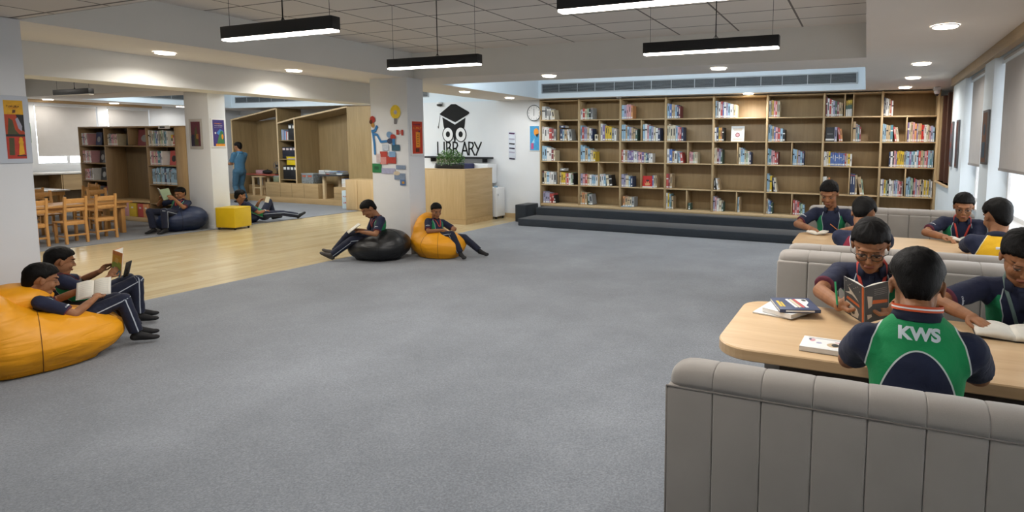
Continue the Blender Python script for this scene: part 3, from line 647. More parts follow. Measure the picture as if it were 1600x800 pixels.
def open_book(label, loc, rot, w=.14, h=.21, ang=25, ch='e', cover2=None, art=None, curve=.012, page=None, group=None, thick=.012, name='open_book'):
    """lies open on local XY, spine along Y at x=0, pages up +Z; ang = how far each half rises"""
    t = thing(name, label, 'book', loc, 0, group); t.rotation_euler = rot; m = bookmat(ch)
    for sg in (-1, 1):
        n = 8; top = []; bot = []
        for i in range(n+1):
            u = i/n; r_ = w*u; a = R(ang); x = r_*math.cos(a); z = r_*math.sin(a) + curve*math.sin(math.pi*min(1, u*1.15))*(1-u*.4)
            top.append((sg*x, z+thick*(1-.15*u))); bot.append((sg*x, r_*math.sin(a)))
        q = B(); vs_ = []
        for (bx, bz), (tx, tz) in zip(bot, top): vs_ += [V((bx, -h/2+.003, bz+.002)), V((bx, h/2-.003, bz+.002)), V((tx, h/2-.003, tz)), V((tx, -h/2+.003, tz))]
        fs = [(4*i+j, 4*i+(j+1) % 4, 4*i+4+(j+1) % 4, 4*i+4+j) for i in range(n) for j in range(4)] + [(3, 2, 1, 0), (4*n, 4*n+1, 4*n+2, 4*n+3)]
        q.faces(vs_, fs, page or page_m, True)
        lm = M('print', '#bfbdb8', .9)
        if not page or True:
            for k in range(7):
                yy = h/2-.03-k*h*.11
                for (u0, u1) in ((.15, .88),):
                    i0 = max(1, int(u0*n)); 
                    for i in range(i0, int(u1*n)):
                        a_, b_ = top[i], top[i+1]
                        q.faces([V((a_[0], yy, a_[1]+.0007)), V((b_[0], yy, b_[1]+.0007)), V((b_[0], yy-.0022, b_[1]+.0007)), V((a_[0], yy-.0022, a_[1]+.0007))], [(0, 1, 2, 3)], lm)
        q.obj('pages', t)
        q = B(); e = V((sg*math.cos(R(ang))*(w+.003), 0, math.sin(R(ang))*(w+.003))); nn = V((sg*math.sin(R(ang)), 0, -math.cos(R(ang))))*.0015
        c1 = bookmat(cover2) if (cover2 and sg > 0) else m
        vs_ = [V((0, -h/2, 0)), V((0, h/2, 0)), e+V((0, h/2, 0)), e+V((0, -h/2, 0))]; vs_ += [v+nn for v in vs_]
        q.faces(vs_, [(0, 1, 2, 3), (7, 6, 5, 4), (0, 4, 5, 1), (1, 5, 6, 2), (2, 6, 7, 3), (3, 7, 4, 0)], c1)
        if art: art(q, sg, e, nn, h, w)
        q.obj('cover', t)
    return t
# ================================================================== service desk, logo wall
t = thing('service_desk', 'tall oak panelled service desk before the logo wall', 'desk', (-7.24, 9.52, 0))
q = B(); q.box(-1.02, 0, 0, .03, .1, 1.085, WOOD('desk oak', '#b89b6c', '#cdb184', 'z'), bev=.003); q.obj('front_panel', t)
q = B(); q.box(-.03, 0, .03, .92, .1, 1.085, WOOD('desk oak side', '#b3966a', '#cbb085', 'y'), bev=.003); q.obj('side_panel', t)
q = B(); q.box(-1.02, -.99, .03, .92, .1, 1.085, MATS['desk oak'], bev=.003); q.obj('side_panel', t)
q = B(); q.box(-1.02, 0, 0.004, .92, 0, .1, WOOD('desk plinth', '#ab8f63', '#c2a579', 'x')); q.obj('plinth', t)
q = B(); q.box(-.99, -.03, .1, .9, .74, .77, white_m); q.obj('worktop', t)
q = B(); q.box(-1.03, .005, -.005, .1, 1.085, 1.1, edge_m, bev=.003); q.box(-.1, .005, .1, .93, 1.085, 1.1, edge_m, bev=.003); q.obj('ledge', t)
# plant
t = thing('potted_plant', 'bushy green plant in a black trough on the service desk', 'plant', (-7.62, 9.57, 1.1))
q = B(); q.box(-.3, .3, -.045, .05, 0, .09, black_m, bev=.008); q.obj('planter', t)
leaf_m = M('leaf green', '#4c7a3c', .55, var=.35, vs_=30); leaf2_m = M('leaf pale', '#9db87e', .55, var=.2, vs_=30)
q = B(); rr = random.Random(5)
for k in range(2000):
    th = rr.uniform(0, 6.28); u = rr.random()**.5; c = V((math.cos(th)*u*.33, math.sin(th)*u*.14, .05+rr.random()**.7*.31*(1-.4*u*u)))
    c.z += .02; a = V((rr.gauss(0, 1), rr.gauss(0, 1), rr.gauss(.3, .8))).normalized(); s_ = a.cross(V((0, 0, 1))).normalized(); L = rr.uniform(.025, .05)
    q.faces([c, c+a*L*.5+s_*L*.22, c+a*L, c+a*L*.5-s_*L*.22], [(0, 1, 2, 3)], leaf2_m if rr.random() < .18 else leaf_m)
q.obj('foliage', t)
q = B()
for k in range(26):
    x = rr.uniform(-.26, .26); q.tube([(x, 0, .06), (x*1.05+rr.uniform(-.03, .03), rr.uniform(-.06, .06), .2), (x*1.15+rr.uniform(-.05, .05), rr.uniform(-.09, .09), .3)], .002, M('stem', '#4b6136', .6), 5)
q.obj('stems', t)
t = thing('desk_monitor', 'black monitor lying low behind the plant on the service desk', 'monitor', (-7.95, 9.85, .77)); q = B(); q.box(-.28, .28, 0, .03, .1, .42, black_m, bev=.006); q.obj('screen', t); q = B(); q.box(-.09, .09, -.05, .12, 0, .012, black_m); q.box(-.02, .02, .02, .04, 0, .2, black_m); q.obj('stand', t)
t = thing('office_chair', 'dark navy chair back showing over the service desk', 'chair', (-7.95, 10.50, 0), R(0)); q = B(); pillow(q, -.2, .2, -.03, .05, .62, 1.18, fabric('chair navy', '#23264a'), .03); q.obj('backrest', t)
q = B(); pillow(q, -.22, .22, -.42, 0, .44, .52, MATS['chair navy'], .03); q.obj('seat', t); q = B(); q.cyl((0, -.2, .05), .03, .39, black_m); q.obj('pedestal', t)
q = B()
for k in range(5): a = 2*math.pi*k/5; q.tube([(0, -.2, .07), (.25*math.cos(a), -.2+.25*math.sin(a), .03)], [.02, .012], black_m, 8); q.ell((.25*math.cos(a), -.2+.25*math.sin(a), .026), .024, black_m)
q.obj('star_base', t)
t = thing('wall_shelf', 'long thin black wall shelf beneath the lettering', 'shelf', (-8.39, 10.8, 1.27)); q = B(); q.box(-.87, .87, -.1, .1, 0, .04, black_m, bev=.003); q.obj('board', t); q = B(); [q.box(x-.01, x+.01, -.06, .1, -.08, 0, black_m) for x in (-.7, 0, .7)]; q.obj('brackets', t)
t = thing('wall_cabinet', 'low white wall unit under the black shelf behind the desk', 'cabinet', (-7.95, 10.72, .75)); q = B(); q.box(-.55, .52, -.15, .17, 0, .42, white_m, bev=.004); q.obj('body', t); q = B(); q.box(-.54, -.02, -.166, -.152, .01, .41, white_m, bev=.003); q.obj('door', t); q = B(); q.box(.0, .51, -.166, -.152, .01, .41, white_m, bev=.003); q.obj('door', t)
t = thing('bag', 'small grey patterned bag on the shelf end behind the desk', 'bag', (-8.6, 10.45, .77)); q = B(); pillow(q, -.12, .12, -.06, .06, 0, .36, M('bag grey', '#8c8780', .7, var=.3, vs_=25), .03); q.obj('pouch', t); q = B(); q.tube([(-.06, 0, .34), (-.04, 0, .43), (.04, 0, .43), (.06, 0, .34)], .008, black_m, 8); q.obj('handle', t)
t = thing('steel_cupboard', 'white steel cupboard between the service desk and the wall', 'cupboard', (-7.42, 10.62, 0)); q = B(); q.box(-.2, .22, -.1, .22, .05, .67, white_m, bev=.005); q.obj('body', t); q = B(); q.box(.222, .228, -.09, .2, .06, .66, white_m, bev=.002); q.obj('door', t); q = B(); q.box(.228, .236, -.06, -.04, .5, .54, M('chrome', '#b8bcbf', .25, .9)); q.obj('handle', t)
q = B(); [q.box(x-.015, x+.015, y-.015, y+.015, 0, .05, black_m) for x in (-.17, .19) for y in (-.07, .18)]; q.obj('feet', t)
t = thing('computer_mouse', 'small blue-grey mouse on the white steel cupboard', 'mouse', (-7.28, 10.62, .67)); q = B(); q.ell((0, 0, .012), (.05, .035, .022), M('mouse blue', '#6d8ba0', .4)); q.obj('body', t); q = B(); q.box(-.01, .01, -.003, .003, .028, .036, black_m); q.obj('wheel', t)
# lettering and owl, laid on the wall plane Y = 10.9 (x right, z up)
OWY = 10.898
def onwall(q, poly, m, d0=0, d1=.006):
    q.prism(poly, d0, d1, m, Matrix(((1, 0, 0, 0), (0, 0, -1, OWY), (0, 1, 0, 0), (0, 0, 0, 1))))
logo_m = M('logo black', '#08080a', .85, var=.02)
t = thing('owl_logo', 'black owl in a graduation cap mounted on the logo wall', 'wall logo', (0, 0, 0))
def lg(z): return z*.965+.05 if z > 2 else z
q = B(); onwall(q, [(-8.95, 2.26), (-8.62, 2.475), (-8.50, 2.475), (-8.15, 2.30), (-8.13, 2.27), (-8.17, 2.24), (-8.52, 2.07), (-8.90, 2.23)], logo_m); q.obj('cap_board', t)
q = B(); onwall(q, [(-8.87, 2.185), (-8.53, 2.02), (-8.24, 2.17), (-8.27, 1.98), (-8.30, 1.90), (-8.44, 1.9), (-8.5, 1.8), (-8.53, 1.62), (-8.56, 1.62), (-8.58, 1.8), (-8.64, 1.9), (-8.81, 1.90), (-8.84, 1.98)], logo_m); q.obj('face', t)
def ringpoly(q, cx, cz, r0, r1, m, n=36, d1=.006, sq=1.12):
    vs_ = []
    for i in range(n):
        a = 2*math.pi*i/n
        for r in (r0, r1): vs_ += [V((cx+r*math.cos(a), OWY, cz+r*math.sin(a)*sq)), V((cx+r*math.cos(a), OWY-d1, cz+r*math.sin(a)*sq))]
    fs = []
    for i in range(n):
        a = i*4; b2 = ((i+1) % n)*4
        fs += [(a+1, a+3, b2+3, b2+1), (a, a+1, b2+1, b2), (a+2, b2+2, b2+3, a+3)]
    q.faces(vs_, fs, m)
for cx in (-8.725, -8.375):
    q = B(); onwall(q, [(cx+.142*math.cos(2*math.pi*i/32), 1.80+.158*math.sin(2*math.pi*i/32)) for i in range(32)], white_m, .004, .0065); ringpoly(q, cx, 1.80, .135, .152, logo_m, d1=.009)
    onwall(q, [(cx+.056*math.cos(2*math.pi*i/24), 1.805+.066*math.sin(2*math.pi*i/24)) for i in range(24)], logo_m, .006, .010); q.obj('eye', t)
q = B(); q.tube([(-8.93, OWY-.005, 2.24), (-8.955, OWY-.005, 2.12), (-8.985, OWY-.005, 1.98)], .004, logo_m, 6); q.ell((-8.99, OWY-.006, 1.965), (.012, .006, .03), logo_m); q.obj('tassel', t)
def stroke(q, pts, w, m=logo_m, y=None):
    pts = [V((p[0], 0, p[1])) for p in pts]
    for a, b2 in zip(pts, pts[1:]):
        d = (b2-a).normalized(); n_ = V((-d.z, 0, d.x))*w/2; e = d*w*.3
        onwall(q, [((a-e+n_).x, (a-e+n_).z), ((a-e-n_).x, (a-e-n_).z), ((b2+e-n_).x, (b2+e-n_).z), ((b2+e+n_).x, (b2+e+n_).z)], m)
t = thing('wall_lettering', 'thin black LIBRARY lettering under the owl on the logo wall', 'sign', (0, 0, 0))
z0, z1 = 1.345, 1.63
LET = {'L': [[(0, 1), (0, 0), (.6, 0)]], 'I': [[(0, 1), (0, 0)]], 'B': [[(0, 0), (0, 1), (.55, .95), (.7, .78), (.5, .55), (0, .5)], [(.5, .55), (.85, .3), (.65, .03), (0, 0)]],
       'R': [[(0, 0), (0, 1), (.6, .95), (.72, .75), (.5, .52), (0, .47)], [(.4, .5), (.9, 0)]], 'A': [[(0, 0), (.5, 1), (1, 0)], [(.2, .33), (.8, .33)]], 'Y': [[(0, 1), (.45, .5)], [(1, 1), (.2, 0)]]}
for ch, x, w in (('L', -9.02, .14), ('I', -8.84, .1), ('B', -8.77, .15), ('R', -8.59, .17), ('A', -8.36, .17), ('R', -8.16, .165), ('Y', -8.01, .18)):
    q = B()
    for s_ in LET[ch]: stroke(q, [(x+px_*w, z0+pz*(z1-z0)) for px_, pz in s_], .032)
    q.obj('letter_'+ch.lower() if False else 'letter', t)
t = thing('wall_clock', 'round white wall clock above the blue poster', 'clock', (-6.47, 10.9, 2.245)); q = B()
q.tube([(0, 0, 0), (0, -.035, 0)], [.16, .16], white_m, 36, smooth=False); q.obj('case', t); q = B(); vs_ = []
q.tube([(.16*math.cos(a), -.036, .16*math.sin(a)) for a in [2*math.pi*i/32 for i in range(33)]], .008, M('clock rim', '#5c666c', .4), 8, caps=False); q.obj('rim', t)
q = B(); q.box(-.004, .004, -.042, -.038, 0, .09, black_m); q.obj('minute_hand', t); q = B(); q.box(-.005, .005, -.044, -.041, -.06, 0, black_m); q.obj('hour_hand', t)
q = B()
for k in range(12): a = math.pi*k/6; q.box(.125*math.cos(a)-.005, .125*math.cos(a)+.005, -.038, -.035, .125*math.sin(a)-.007, .125*math.sin(a)+.007, M('clock rim', '#8a9094', .4))
q.obj('hour_marks', t)
def board(name, label, cat, origin, ux, w, h, draw, frame=None, fm=None, th=.008, group=None):
    """flat framed sheet: origin = lower corner on the wall, ux = direction along the wall; the normal is ux x up"""
    ux = V(ux).normalized(); nrm = ux.cross(V((0, 0, 1))).normalized(); M4 = Matrix((ux, V((0, 0, 1)), nrm)).transposed().to_4x4(); M4.translation = V(origin)
    t = thing(name, label, cat, (0, 0, 0), 0, group); t.matrix_world = M4; t.location = V(origin)
    q = B(); q.box(0, w, 0, h, .0, th, fm or white_m, bev=.002); q.obj('frame' if frame else 'backing', t)
    q = B(); f = frame or 0; draw(q, f, w-f, f, h-f, th+.0005); q.obj('print', t); return t
def R_(q, x0, x1, y0, y1, z, m): q.box(x0, x1, y0, y1, z, z+.0008, m)
pc = lambda n, c: M('print '+n, c, .6, var=.12, vs_=25)
def squig(q, x0, x1, y, z, m, h=.02, n=9, seed=0):
    rr = random.Random(seed); x = x0; dx = (x1-x0)/n
    for k in range(n):
        w = dx*rr.uniform(.55, .85); q.box(x, x+w*.35, y, y+h, z, z+.001, m); q.box(x, x+w, y+(0 if rr.random() < .5 else h*.75), y+h*(.25 if rr.random() < .5 else 1), z, z+.001, m); x += dx
def poly2(q, pts, z, m): q.prism(pts, z, z+.0009, m)
def draw_bino(q, x0, x1, y0, y1, z):
    w = x1-x0; h = y1-y0; Y = lambda f: y0+h*f; X = lambda f: x0+w*f
    R_(q, x0, x1, Y(.76), y1, z, pc('amber', '#e2a91c')); R_(q, x0, x1, Y(.40), Y(.76), z, pc('rust', '#b8431f')); R_(q, x0, x1, y0, Y(.4), z, pc('scarlet', '#bb3420'))
    R_(q, x0, x1, Y(.38), Y(.42), z+.0004, pc('jet', '#1c1a1c'))
    squig(q, X(.15), X(.82), Y(.88), z+.001, pc('umber', '#5a2d12'), h*.035, 8, 1); squig(q, X(.3), X(.75), Y(.86), z+.001, pc('tomato', '#c8541f'), h*.014, 8, 2)
    poly2(q, [(X(.42), Y(.78)), (X(.58), Y(.79)), (X(.6), Y(.84)), (X(.45), Y(.84))], z+.001, pc('umber', '#5a2d12'))
    poly2(q, [(X(.6), Y(.76)), (X(1), Y(.76)), (X(1), Y(.46)), (X(.85), Y(.5)), (X(.7), Y(.62))], z+.001, pc('jet', '#1c1a1c'))
    poly2(q, [(X(.55), Y(.68)), (X(.68), Y(.71)), (X(.88), Y(.56)), (X(.84), Y(.47)), (X(.68), Y(.52))], z+.0016, pc('lilac grey', '#a8a6b8'))
    poly2(q, [(X(.1), Y(.42)), (X(.2), Y(.70)), (X(.4), Y(.66)), (X(.5), Y(.5)), (X(.7), Y(.42))], z+.001, pc('moss', '#4a4a28'))
    poly2(q, [(X(.1), Y(.06)), (X(.15), Y(.36)), (X(.42), Y(.36)), (X(.38), Y(.06))], z+.001, pc('moss', '#4a4a28'))
    for f in (.1, .22): poly2(q, [(X(.6), Y(.06)), (X(.9), Y(.08)), (X(.86), Y(.16+f*.5)), (X(.7), Y(.2+f*.5)), (X(.62), Y(.14))], z+.0012+f*.002, pc('amber', '#e2a91c'))
    q.ell((X(.76), Y(.28), z+.002), (w*.13, h*.05, .001), pc('amber', '#e2a91c')); q.ell((X(.76), Y(.34), z+.002), (w*.1, h*.03, .001), pc('amber', '#e2a91c')); R_(q, X(.5), X(.98), Y(.04), Y(.06), z+.001, pc('jet', '#1c1a1c'))
board('notice_board', 'pale notice board with a tall yellow and red abstract poster on the front pillar', 'notice board', (-5.985, 2.19, 1.43), (0, 1, 0), .31, .51, lambda q, x0, x1, y0, y1, z: draw_bino(q, .165, .275, .035, .475, z), fm=M('board blue white', '#c3cbd6', .5, var=.02))
def draw_red(q, x0, x1, y0, y1, z):
    w = x1-x0; h = y1-y0; Y = lambda f: y0+h*f; X = lambda f: x0+w*f
    R_(q, x0, x1, y0, y1, z, pc('poster red', '#c43a1e')); squig(q, X(.15), X(.85), Y(.88), z+.001, pc('plum', '#4a2350'), h*.05, 6, 3); squig(q, X(.12), X(.92), Y(.76), z+.001, pc('marigold', '#e8952a'), h*.07, 6, 4)
    R_(q, X(.34), X(.74), Y(.2), Y(.68), z+.001, pc('marigold', '#e8a92a')); R_(q, X(.3), X(.66), Y(.05), Y(.17), z+.001, pc('umber', '#5a2d12'))
    for k in range(5): R_(q, X(.46), X(.6), Y(.27+k*.075), Y(.29+k*.075), z+.002, pc('umber', '#5a2d12'))
    R_(q, X(.6), X(.75), Y(.67), Y(.72), z+.002, pc('plum', '#4a2350'))
board('framed_poster', 'red poster with yellow title and panel on the collage pillar', 'poster', (-5.985, 6.65, 1.42), (0, 1, 0), .27, .52, draw_red, .03, white_m)
def draw_purple(q, x0, x1, y0, y1, z):
    w = x1-x0; h = y1-y0; Y = lambda f: y0+h*f; X = lambda f: x0+w*f
    R_(q, x0, x1, y0, y1, z, pc('violet poster', '#42357f')); squig(q, X(.15), X(.8), Y(.84), z+.001, pc('marigold', '#e0a92a'), h*.04, 8, 5); squig(q, X(.15), X(.85), Y(.76), z+.001, pc('lilac grey', '#a8a6c8'), h*.04, 7, 6); squig(q, X(.15), X(.85), Y(.7), z+.001, pc('lilac grey', '#a8a6c8'), h*.02, 9, 7)
    poly2(q, [(X(.3), Y(.5)), (X(.6), Y(.66)), (X(.9), Y(.58)), (X(.95), Y(.1)), (X(.35), Y(.1)), (X(.5), Y(.42))], z+.001, pc('sky blue', '#3f7fc0'))
    poly2(q, [(X(.3), Y(.1)), (X(.5), Y(.4)), (X(.68), Y(.6)), (X(.88), Y(.55)), (X(.95), Y(.1))], z+.0016, pc('fern', '#3f7a4a')); q.ell((X(.8), Y(.36), z+.002), (w*.1, h*.12, .001), pc('marigold', '#d8a030')); q.ell((X(.2), Y(.5), z+.002), (w*.06, h*.04, .001), white_m)
    R_(q, X(.2), x1, y0, Y(.09), z+.002, pc('marigold', '#e0a92a'))
board('framed_poster', 'violet and blue poster with green figure on the yellow-cube pillar', 'poster', (-11.035, 7.15, 1.50), (0, 1, 0), .26, .53, draw_purple, .025, white_m)
def draw_dark(q, x0, x1, y0, y1, z):
    w = x1-x0; h = y1-y0; Y = lambda f: y0+h*f; X = lambda f: x0+w*f
    R_(q, x0, x1, y0, y1, z, pc('wine', '#5d2030')); poly2(q, [(X(0), Y(0)), (X(.4), Y(0)), (X(.5), Y(.4)), (X(.2), Y(.5)), (X(0), Y(.4))], z+.001, pc('ink violet', '#231a38')); poly2(q, [(X(.35), Y(.05)), (X(.8), Y(.02)), (X(.7), Y(.5)), (X(.6), Y(.85)), (X(.4), Y(.6))], z+.0012, pc('moss', '#5a5a30')); R_(q, X(.55), X(.8), Y(.3), Y(.5), z+.0018, pc('bronze', '#9a6a30'))
board('framed_picture', 'narrow dark wine-red painting on the yellow-cube pillar', 'picture', (-11.585, 7.115, 1.47), (1, 0, 0), .36, .55, draw_dark, .05, M('frame grey white', '#b9b7b3', .5))
def draw_green(q, x0, x1, y0, y1, z):
    R_(q, x0, x1, y0, y1, z, pc('leaf poster', '#2f7a3a')); poly2(q, [(x0+.03, y0+.08), (x0+.07, y0+.02), (x0+.1, y0+.2), (x0+.06, y1-.06), (x0+.03, y1-.15)], z+.001, pc('rust', '#b8431f')); poly2(q, [(x0+.05, y0+.05), (x0+.09, y0+.1), (x0+.08, y0+.3)], z+.002, pc('sky blue', '#3f7fc0'))
board('poster', 'small green poster on the far wall past the front pillar', 'poster', (-17.09, 7.0, 1.55), (0, 1, 0), .16, .46, draw_green, .012)
def draw_blue(q, x0, x1, y0, y1, z):
    w = x1-x0; h = y1-y0; R_(q, x0, x1, y0, y1, z, pc('bright sky', '#3f9ad0')); q.ell((x0+w*.7, y0+h*.75, z+.001), (w*.28, h*.16, .001), pc('marigold', '#d8c030')); poly2(q, [(x0+w*.6, y0+h*.65), (x1, y0+h*.7), (x0+w*.8, y0+h*.52)], z+.002, pc('jet', '#1c1a1c')); R_(q, x0+w*.12, x0+w*.4, y0+h*.05, y0+h*.3, z+.001, pc('rose', '#c05a8a')); poly2(q, [(x0+w*.2, y0+h*.3), (x0+w*.5, y0+h*.3), (x0+w*.5, y0+h*.5)], z+.001, pc('pale sky', '#9ad0ea'))
board('poster', 'bright blue illustrated poster under the wall clock', 'poster', (-6.60, 10.895, 1.45), (1, 0, 0), .25, .54, draw_blue, .015)
def draw_strip(q, x0, x1, y0, y1, z):
    h = y1-y0
    for k, (c, f) in enumerate((('plum', .95), ('lilac grey', .75), ('jet', .58), ('ink violet', .42), ('lilac grey', .28), ('ink violet', .05))): poly2(q, [(x0+.01, y0+h*(f-.05)+.012), (x1-.02, y0+h*(f-.05)), (x1-.01, y0+h*f), (x0+.02, y0+h*f+.01)], z, pc(c, '#3a3560' if c != 'lilac grey' else '#b8b8c8'))
board('notice_strip', 'narrow white notice strip with navy bars on the logo wall', 'notice', (-7.12, 10.895, 1.26), (1, 0, 0), .17, .6, draw_strip, fm=M('strip paper', '#d3dae6', .6))
def draw_pic(c1, c2):
    def f(q, x0, x1, y0, y1, z):
        R_(q, x0, x1, y0, y1, z, pc(c1, c1)); R_(q, x0+.03, x1-.03, y0+.04, y0+(y1-y0)*.4, z+.001, pc(c2, c2)); q.ell(((x0+x1)/2, y0+(y1-y0)*.65, z+.001), ((x1-x0)*.25, (y1-y0)*.12, .001), pc(c2, c2))
    return f
for y, zz, c1, c2, lb in ((6.80, 1.43, '#6b4a38', '#2f4a5c', 'framed brown picture on the window column between the two blinds'), (8.66, 1.33, '#5c3a34', '#3a3038', 'framed dark red picture on the far window column, nearer one'), (9.2, 1.33, '#7a4a4a', '#4a6a7a', 'framed picture on the far window column beside the niche')):
    board('framed_picture', lb, 'picture', (RX-.002, y, zz), (0, -1, 0), .26 if y < 8 else .19, .52 if y < 8 else .6, draw_pic(c1, c2), .022, M('frame dark silver', '#6e6e70', .4, .4), th=.02, group=None)
# collage of paper cut-outs on the pillar face Y = 6.61
CY = 6.602
def cut(label, name, shapes):
    t = thing(name, label, 'wall cut-out', (0, 0, 0), 0, None)
    q = B(); Mx = Matrix(((1, 0, 0, 0), (0, 0, -1, CY), (0, 1, 0, 0), (0, 0, 0, 1)))
    for i, (kind, pts, m) in enumerate(shapes):
        d = .001+.0008*i
        if kind == 'p': q.prism(pts, d, d+.001, m, Mx)
        elif kind == 'e': (cx, cz, rx, rz) = pts; q.prism([(cx+rx*math.cos(2*math.pi*k/24), cz+rz*math.sin(2*math.pi*k/24)) for k in range(24)], d, d+.001, m, Mx)
        elif kind == 't':
            path, w = pts
            for a, b2 in zip(path, path[1:]):
                a = V((*a, 0)); b2 = V((*b2, 0)); dd = (b2-a).normalized(); n_ = V((-dd.y, dd.x, 0))*w/2; q.prism([tuple((a+n_)[:2]), tuple((a-n_)[:2]), tuple((b2-n_)[:2]), tuple((b2+n_)[:2])], d, d+.001, m, Mx); q.prism([(b2.x+w/2*math.cos(k), b2.y+w/2*math.sin(k)) for k in [2*math.pi*j/12 for j in range(12)]], d, d+.0014+.0002*(path.index(tuple(b2[:2])) if False else 1), m, Mx)
    q.obj('paper', t); return t
blu = pc('cutout blue', '#2f78b4'); redc = pc('cutout red', '#b03a2e')
def cx_(px): return -6.667+(px-583)*(.677/(641.5-583))
def cz_(py): return 1.6-(py-224.5)*.01146
cut('blue paper figure kicking on the collage pillar', 'paper_figure', [('t', ([(cx_(586), cz_(211)), (cx_(588), cz_(225)), (cx_(588.5), cz_(238))], .035), blu), ('t', ([(cx_(586), cz_(213)), (cx_(593), cz_(214)), (cx_(599), cz_(223)), (cx_(610), cz_(222))], .035), blu), ('t', ([(cx_(584), cz_(210)), (cx_(590), cz_(209)), (cx_(593), cz_(204))], .04), blu), ('e', (cx_(586.5), cz_(202), .03, .035), pc('ochre', '#b98a3c')), ('e', (cx_(586.5), cz_(195), .05, .05), redc), ('e', (cx_(584), cz_(198), .03, .03), pc('umber', '#5a2d12'))])
cut('yellow paper light bulb at the top of the collage', 'paper_bulb', [('e', (cx_(623.5), cz_(186), .093, .098), pc('bulb yellow', '#e6c72c')), ('e', (cx_(623.5), cz_(186.5), .03, .03), pc('lilac grey', '#b8b8b0')), ('p', [(cx_(621), cz_(194)), (cx_(625.5), cz_(194)), (cx_(625), cz_(201)), (cx_(621), cz_(201))], pc('grey print', '#77757a'))])
def rc(x0, x1, y0, y1, m, sk=0): return ('p', [(cx_(x0), cz_(y1)), (cx_(x1), cz_(y1)), (cx_(x1), cz_(y0+sk)), (cx_(x0), cz_(y0))], m)
cut('stack of red and blue paper books in the middle of the collage', 'paper_book_stack', [rc(597, 609, 235, 243, pc('cut light', '#b9c4d2')), rc(601, 611, 226, 234, pc('cut light', '#b9c4d2')), rc(616, 629, 226.5, 234, pc('cut teal', '#2f5a70')), rc(597, 609, 235, 251, redc), rc(609, 622.5, 241, 250, redc), rc(591, 598, 238, 249, pc('cut pale', '#c9b9b9')), rc(598, 607, 242, 251, pc('cut pink', '#cf8f8a')), rc(612, 622, 235, 242, pc('cut blue', '#7aa0c8')), ('e', (cx_(613), cz_(214), .05, .045), pc('cut blue', '#7aa0c8')), ('e', (cx_(619), cz_(217), .05, .04), redc), ('e', (cx_(614), cz_(222), .05, .04), pc('cut navy', '#2c3c5c')), rc(618, 622, 219, 227, blu)])
cut('small red letter cut-outs right of the blue figure', 'paper_letters', [rc(624, 628, 208, 214, redc), rc(629, 632, 209, 213, pc('cut pink', '#cf8f8a')), rc(632, 635, 208, 215, redc)])
cut('green paper rectangle at the foot of the collage', 'paper_label', [rc(583.5, 598.5, 250.5, 262, pc('cut green', '#1f7a46')), rc(587, 594, 254, 258, pc('cut dark green', '#145231'))])
cut('grey and blue paper books at the lower right of the collage', 'paper_book_stack', [rc(598.5, 620, 256, 263, pc('cut lilac', '#a6a9c6')), rc(622, 637, 252, 257, pc('cut steel', '#7d8fa8')), rc(619, 636, 262, 270, pc('cut steel', '#7d8fa8')), ('e', (cx_(623), cz_(262), .06, .03), pc('ochre pale', '#cdbfa6')), rc(628, 636.5, 270, 277, pc('cut blue dark', '#4f6f9c')), rc(631, 635, 272, 275, pc('ochre', '#b98a3c'))])
# ================================================================== far shelving unit (plane Y = 7.1, shelves open towards -Y)
UY = 7.12; ud = .36; un_m = WOOD('far unit oak', '#8f7552', '#a98d66', 'z'); und = WOOD('far unit back', '#6e5a41', '#84704f', 'z')
t = thing('shelving_unit', 'tall open oak shelving unit with a reading nook behind the boy on the navy beanbag', 'bookcase', (-13.6, UY, 0))
def U_(name, x0, x1, y0, y1, z0, z1, m): q = B(); q.box(x0+13.6, x1+13.6, y0-UY, y1-UY, z0, z1, m, bev=.002, seg=1); return q.obj(name, t)
U_('back_panel', -15.2, -11.74, UY+ud, UY+ud+.02, .01, 1.89, und)
for x in (-15.19, -14.3, -12.92, -12.04): U_('upright', x-.015, x+.015, UY, UY+ud, .01, 1.89, un_m)
U_('upright', -13.51, -13.49, UY, UY+ud, 1.53, 1.87, un_m)
U_('top_board', -15.2, -11.74, UY, UY+ud, 1.87, 1.9, un_m); U_('side_cladding', -12.02, -11.74, UY, UY+.03, .01, 1.87, WOOD('cladding', '#b09164', '#c6a97c', 'z'))
for z in (1.52, 1.157, .796, .42): U_('shelf', -15.18, -14.31, UY, UY+ud, z-.02, z, un_m)
for z in (1.52, 1.15, .78, .40): U_('shelf', -12.9, -12.06, UY, UY+ud, z-.02, z, un_m)
U_('shelf', -14.29, -12.93, UY, UY+ud, 1.5, 1.52, un_m); U_('bench_top', -14.29, -12.93, UY, UY+ud, .395, .425, oakx_m); U_('plinth', -15.18, -12.06, UY+.01, UY+.03, .01, .1, oakx_m)
def stuff_run(x0, x1, y, z, s, h, sd):
    rr = random.Random(sd); n = len(s); x = x0; w = (x1-x0)/n
    for ch in s:
        hh = round(h*rr.uniform(.9, 1.05)/.01)*.01; STUFF.append((book_mesh(ch, round(w*.9/.003)*.003, hh, .2, rr.randrange(4)), V((x, y, z+.0006)), 0)); x += w
for (x0, x1, z, s, h) in ((-15.15, -14.93, 1.52, 'wlpwwp', .24), (-15.15, -14.85, 1.157, 'ptpwpptwp', .24), (-15.12, -14.82, .796, 'ptprpltew', .24), (-15.1, -14.75, .42, 'GbgoTpbce', .24), (-14.24, -13.9, 1.52, 'ceeppcpc', .24), (-13.8+.9, -12.3, 1.52, 'wecwgbBwecgwTbw', .29), (-12.88, -12.5, 1.15, 'wppcppTTlw', .26), (-12.85, -12.07, .78, 'bbbebbbTebbbnnbbbkbbbbbbb', .31), (-12.2, -12.1, 1.52, 'Yr', .22)):
    stuff_run(x0, x1, UY+.03, z, s, h, int(-x0*100))
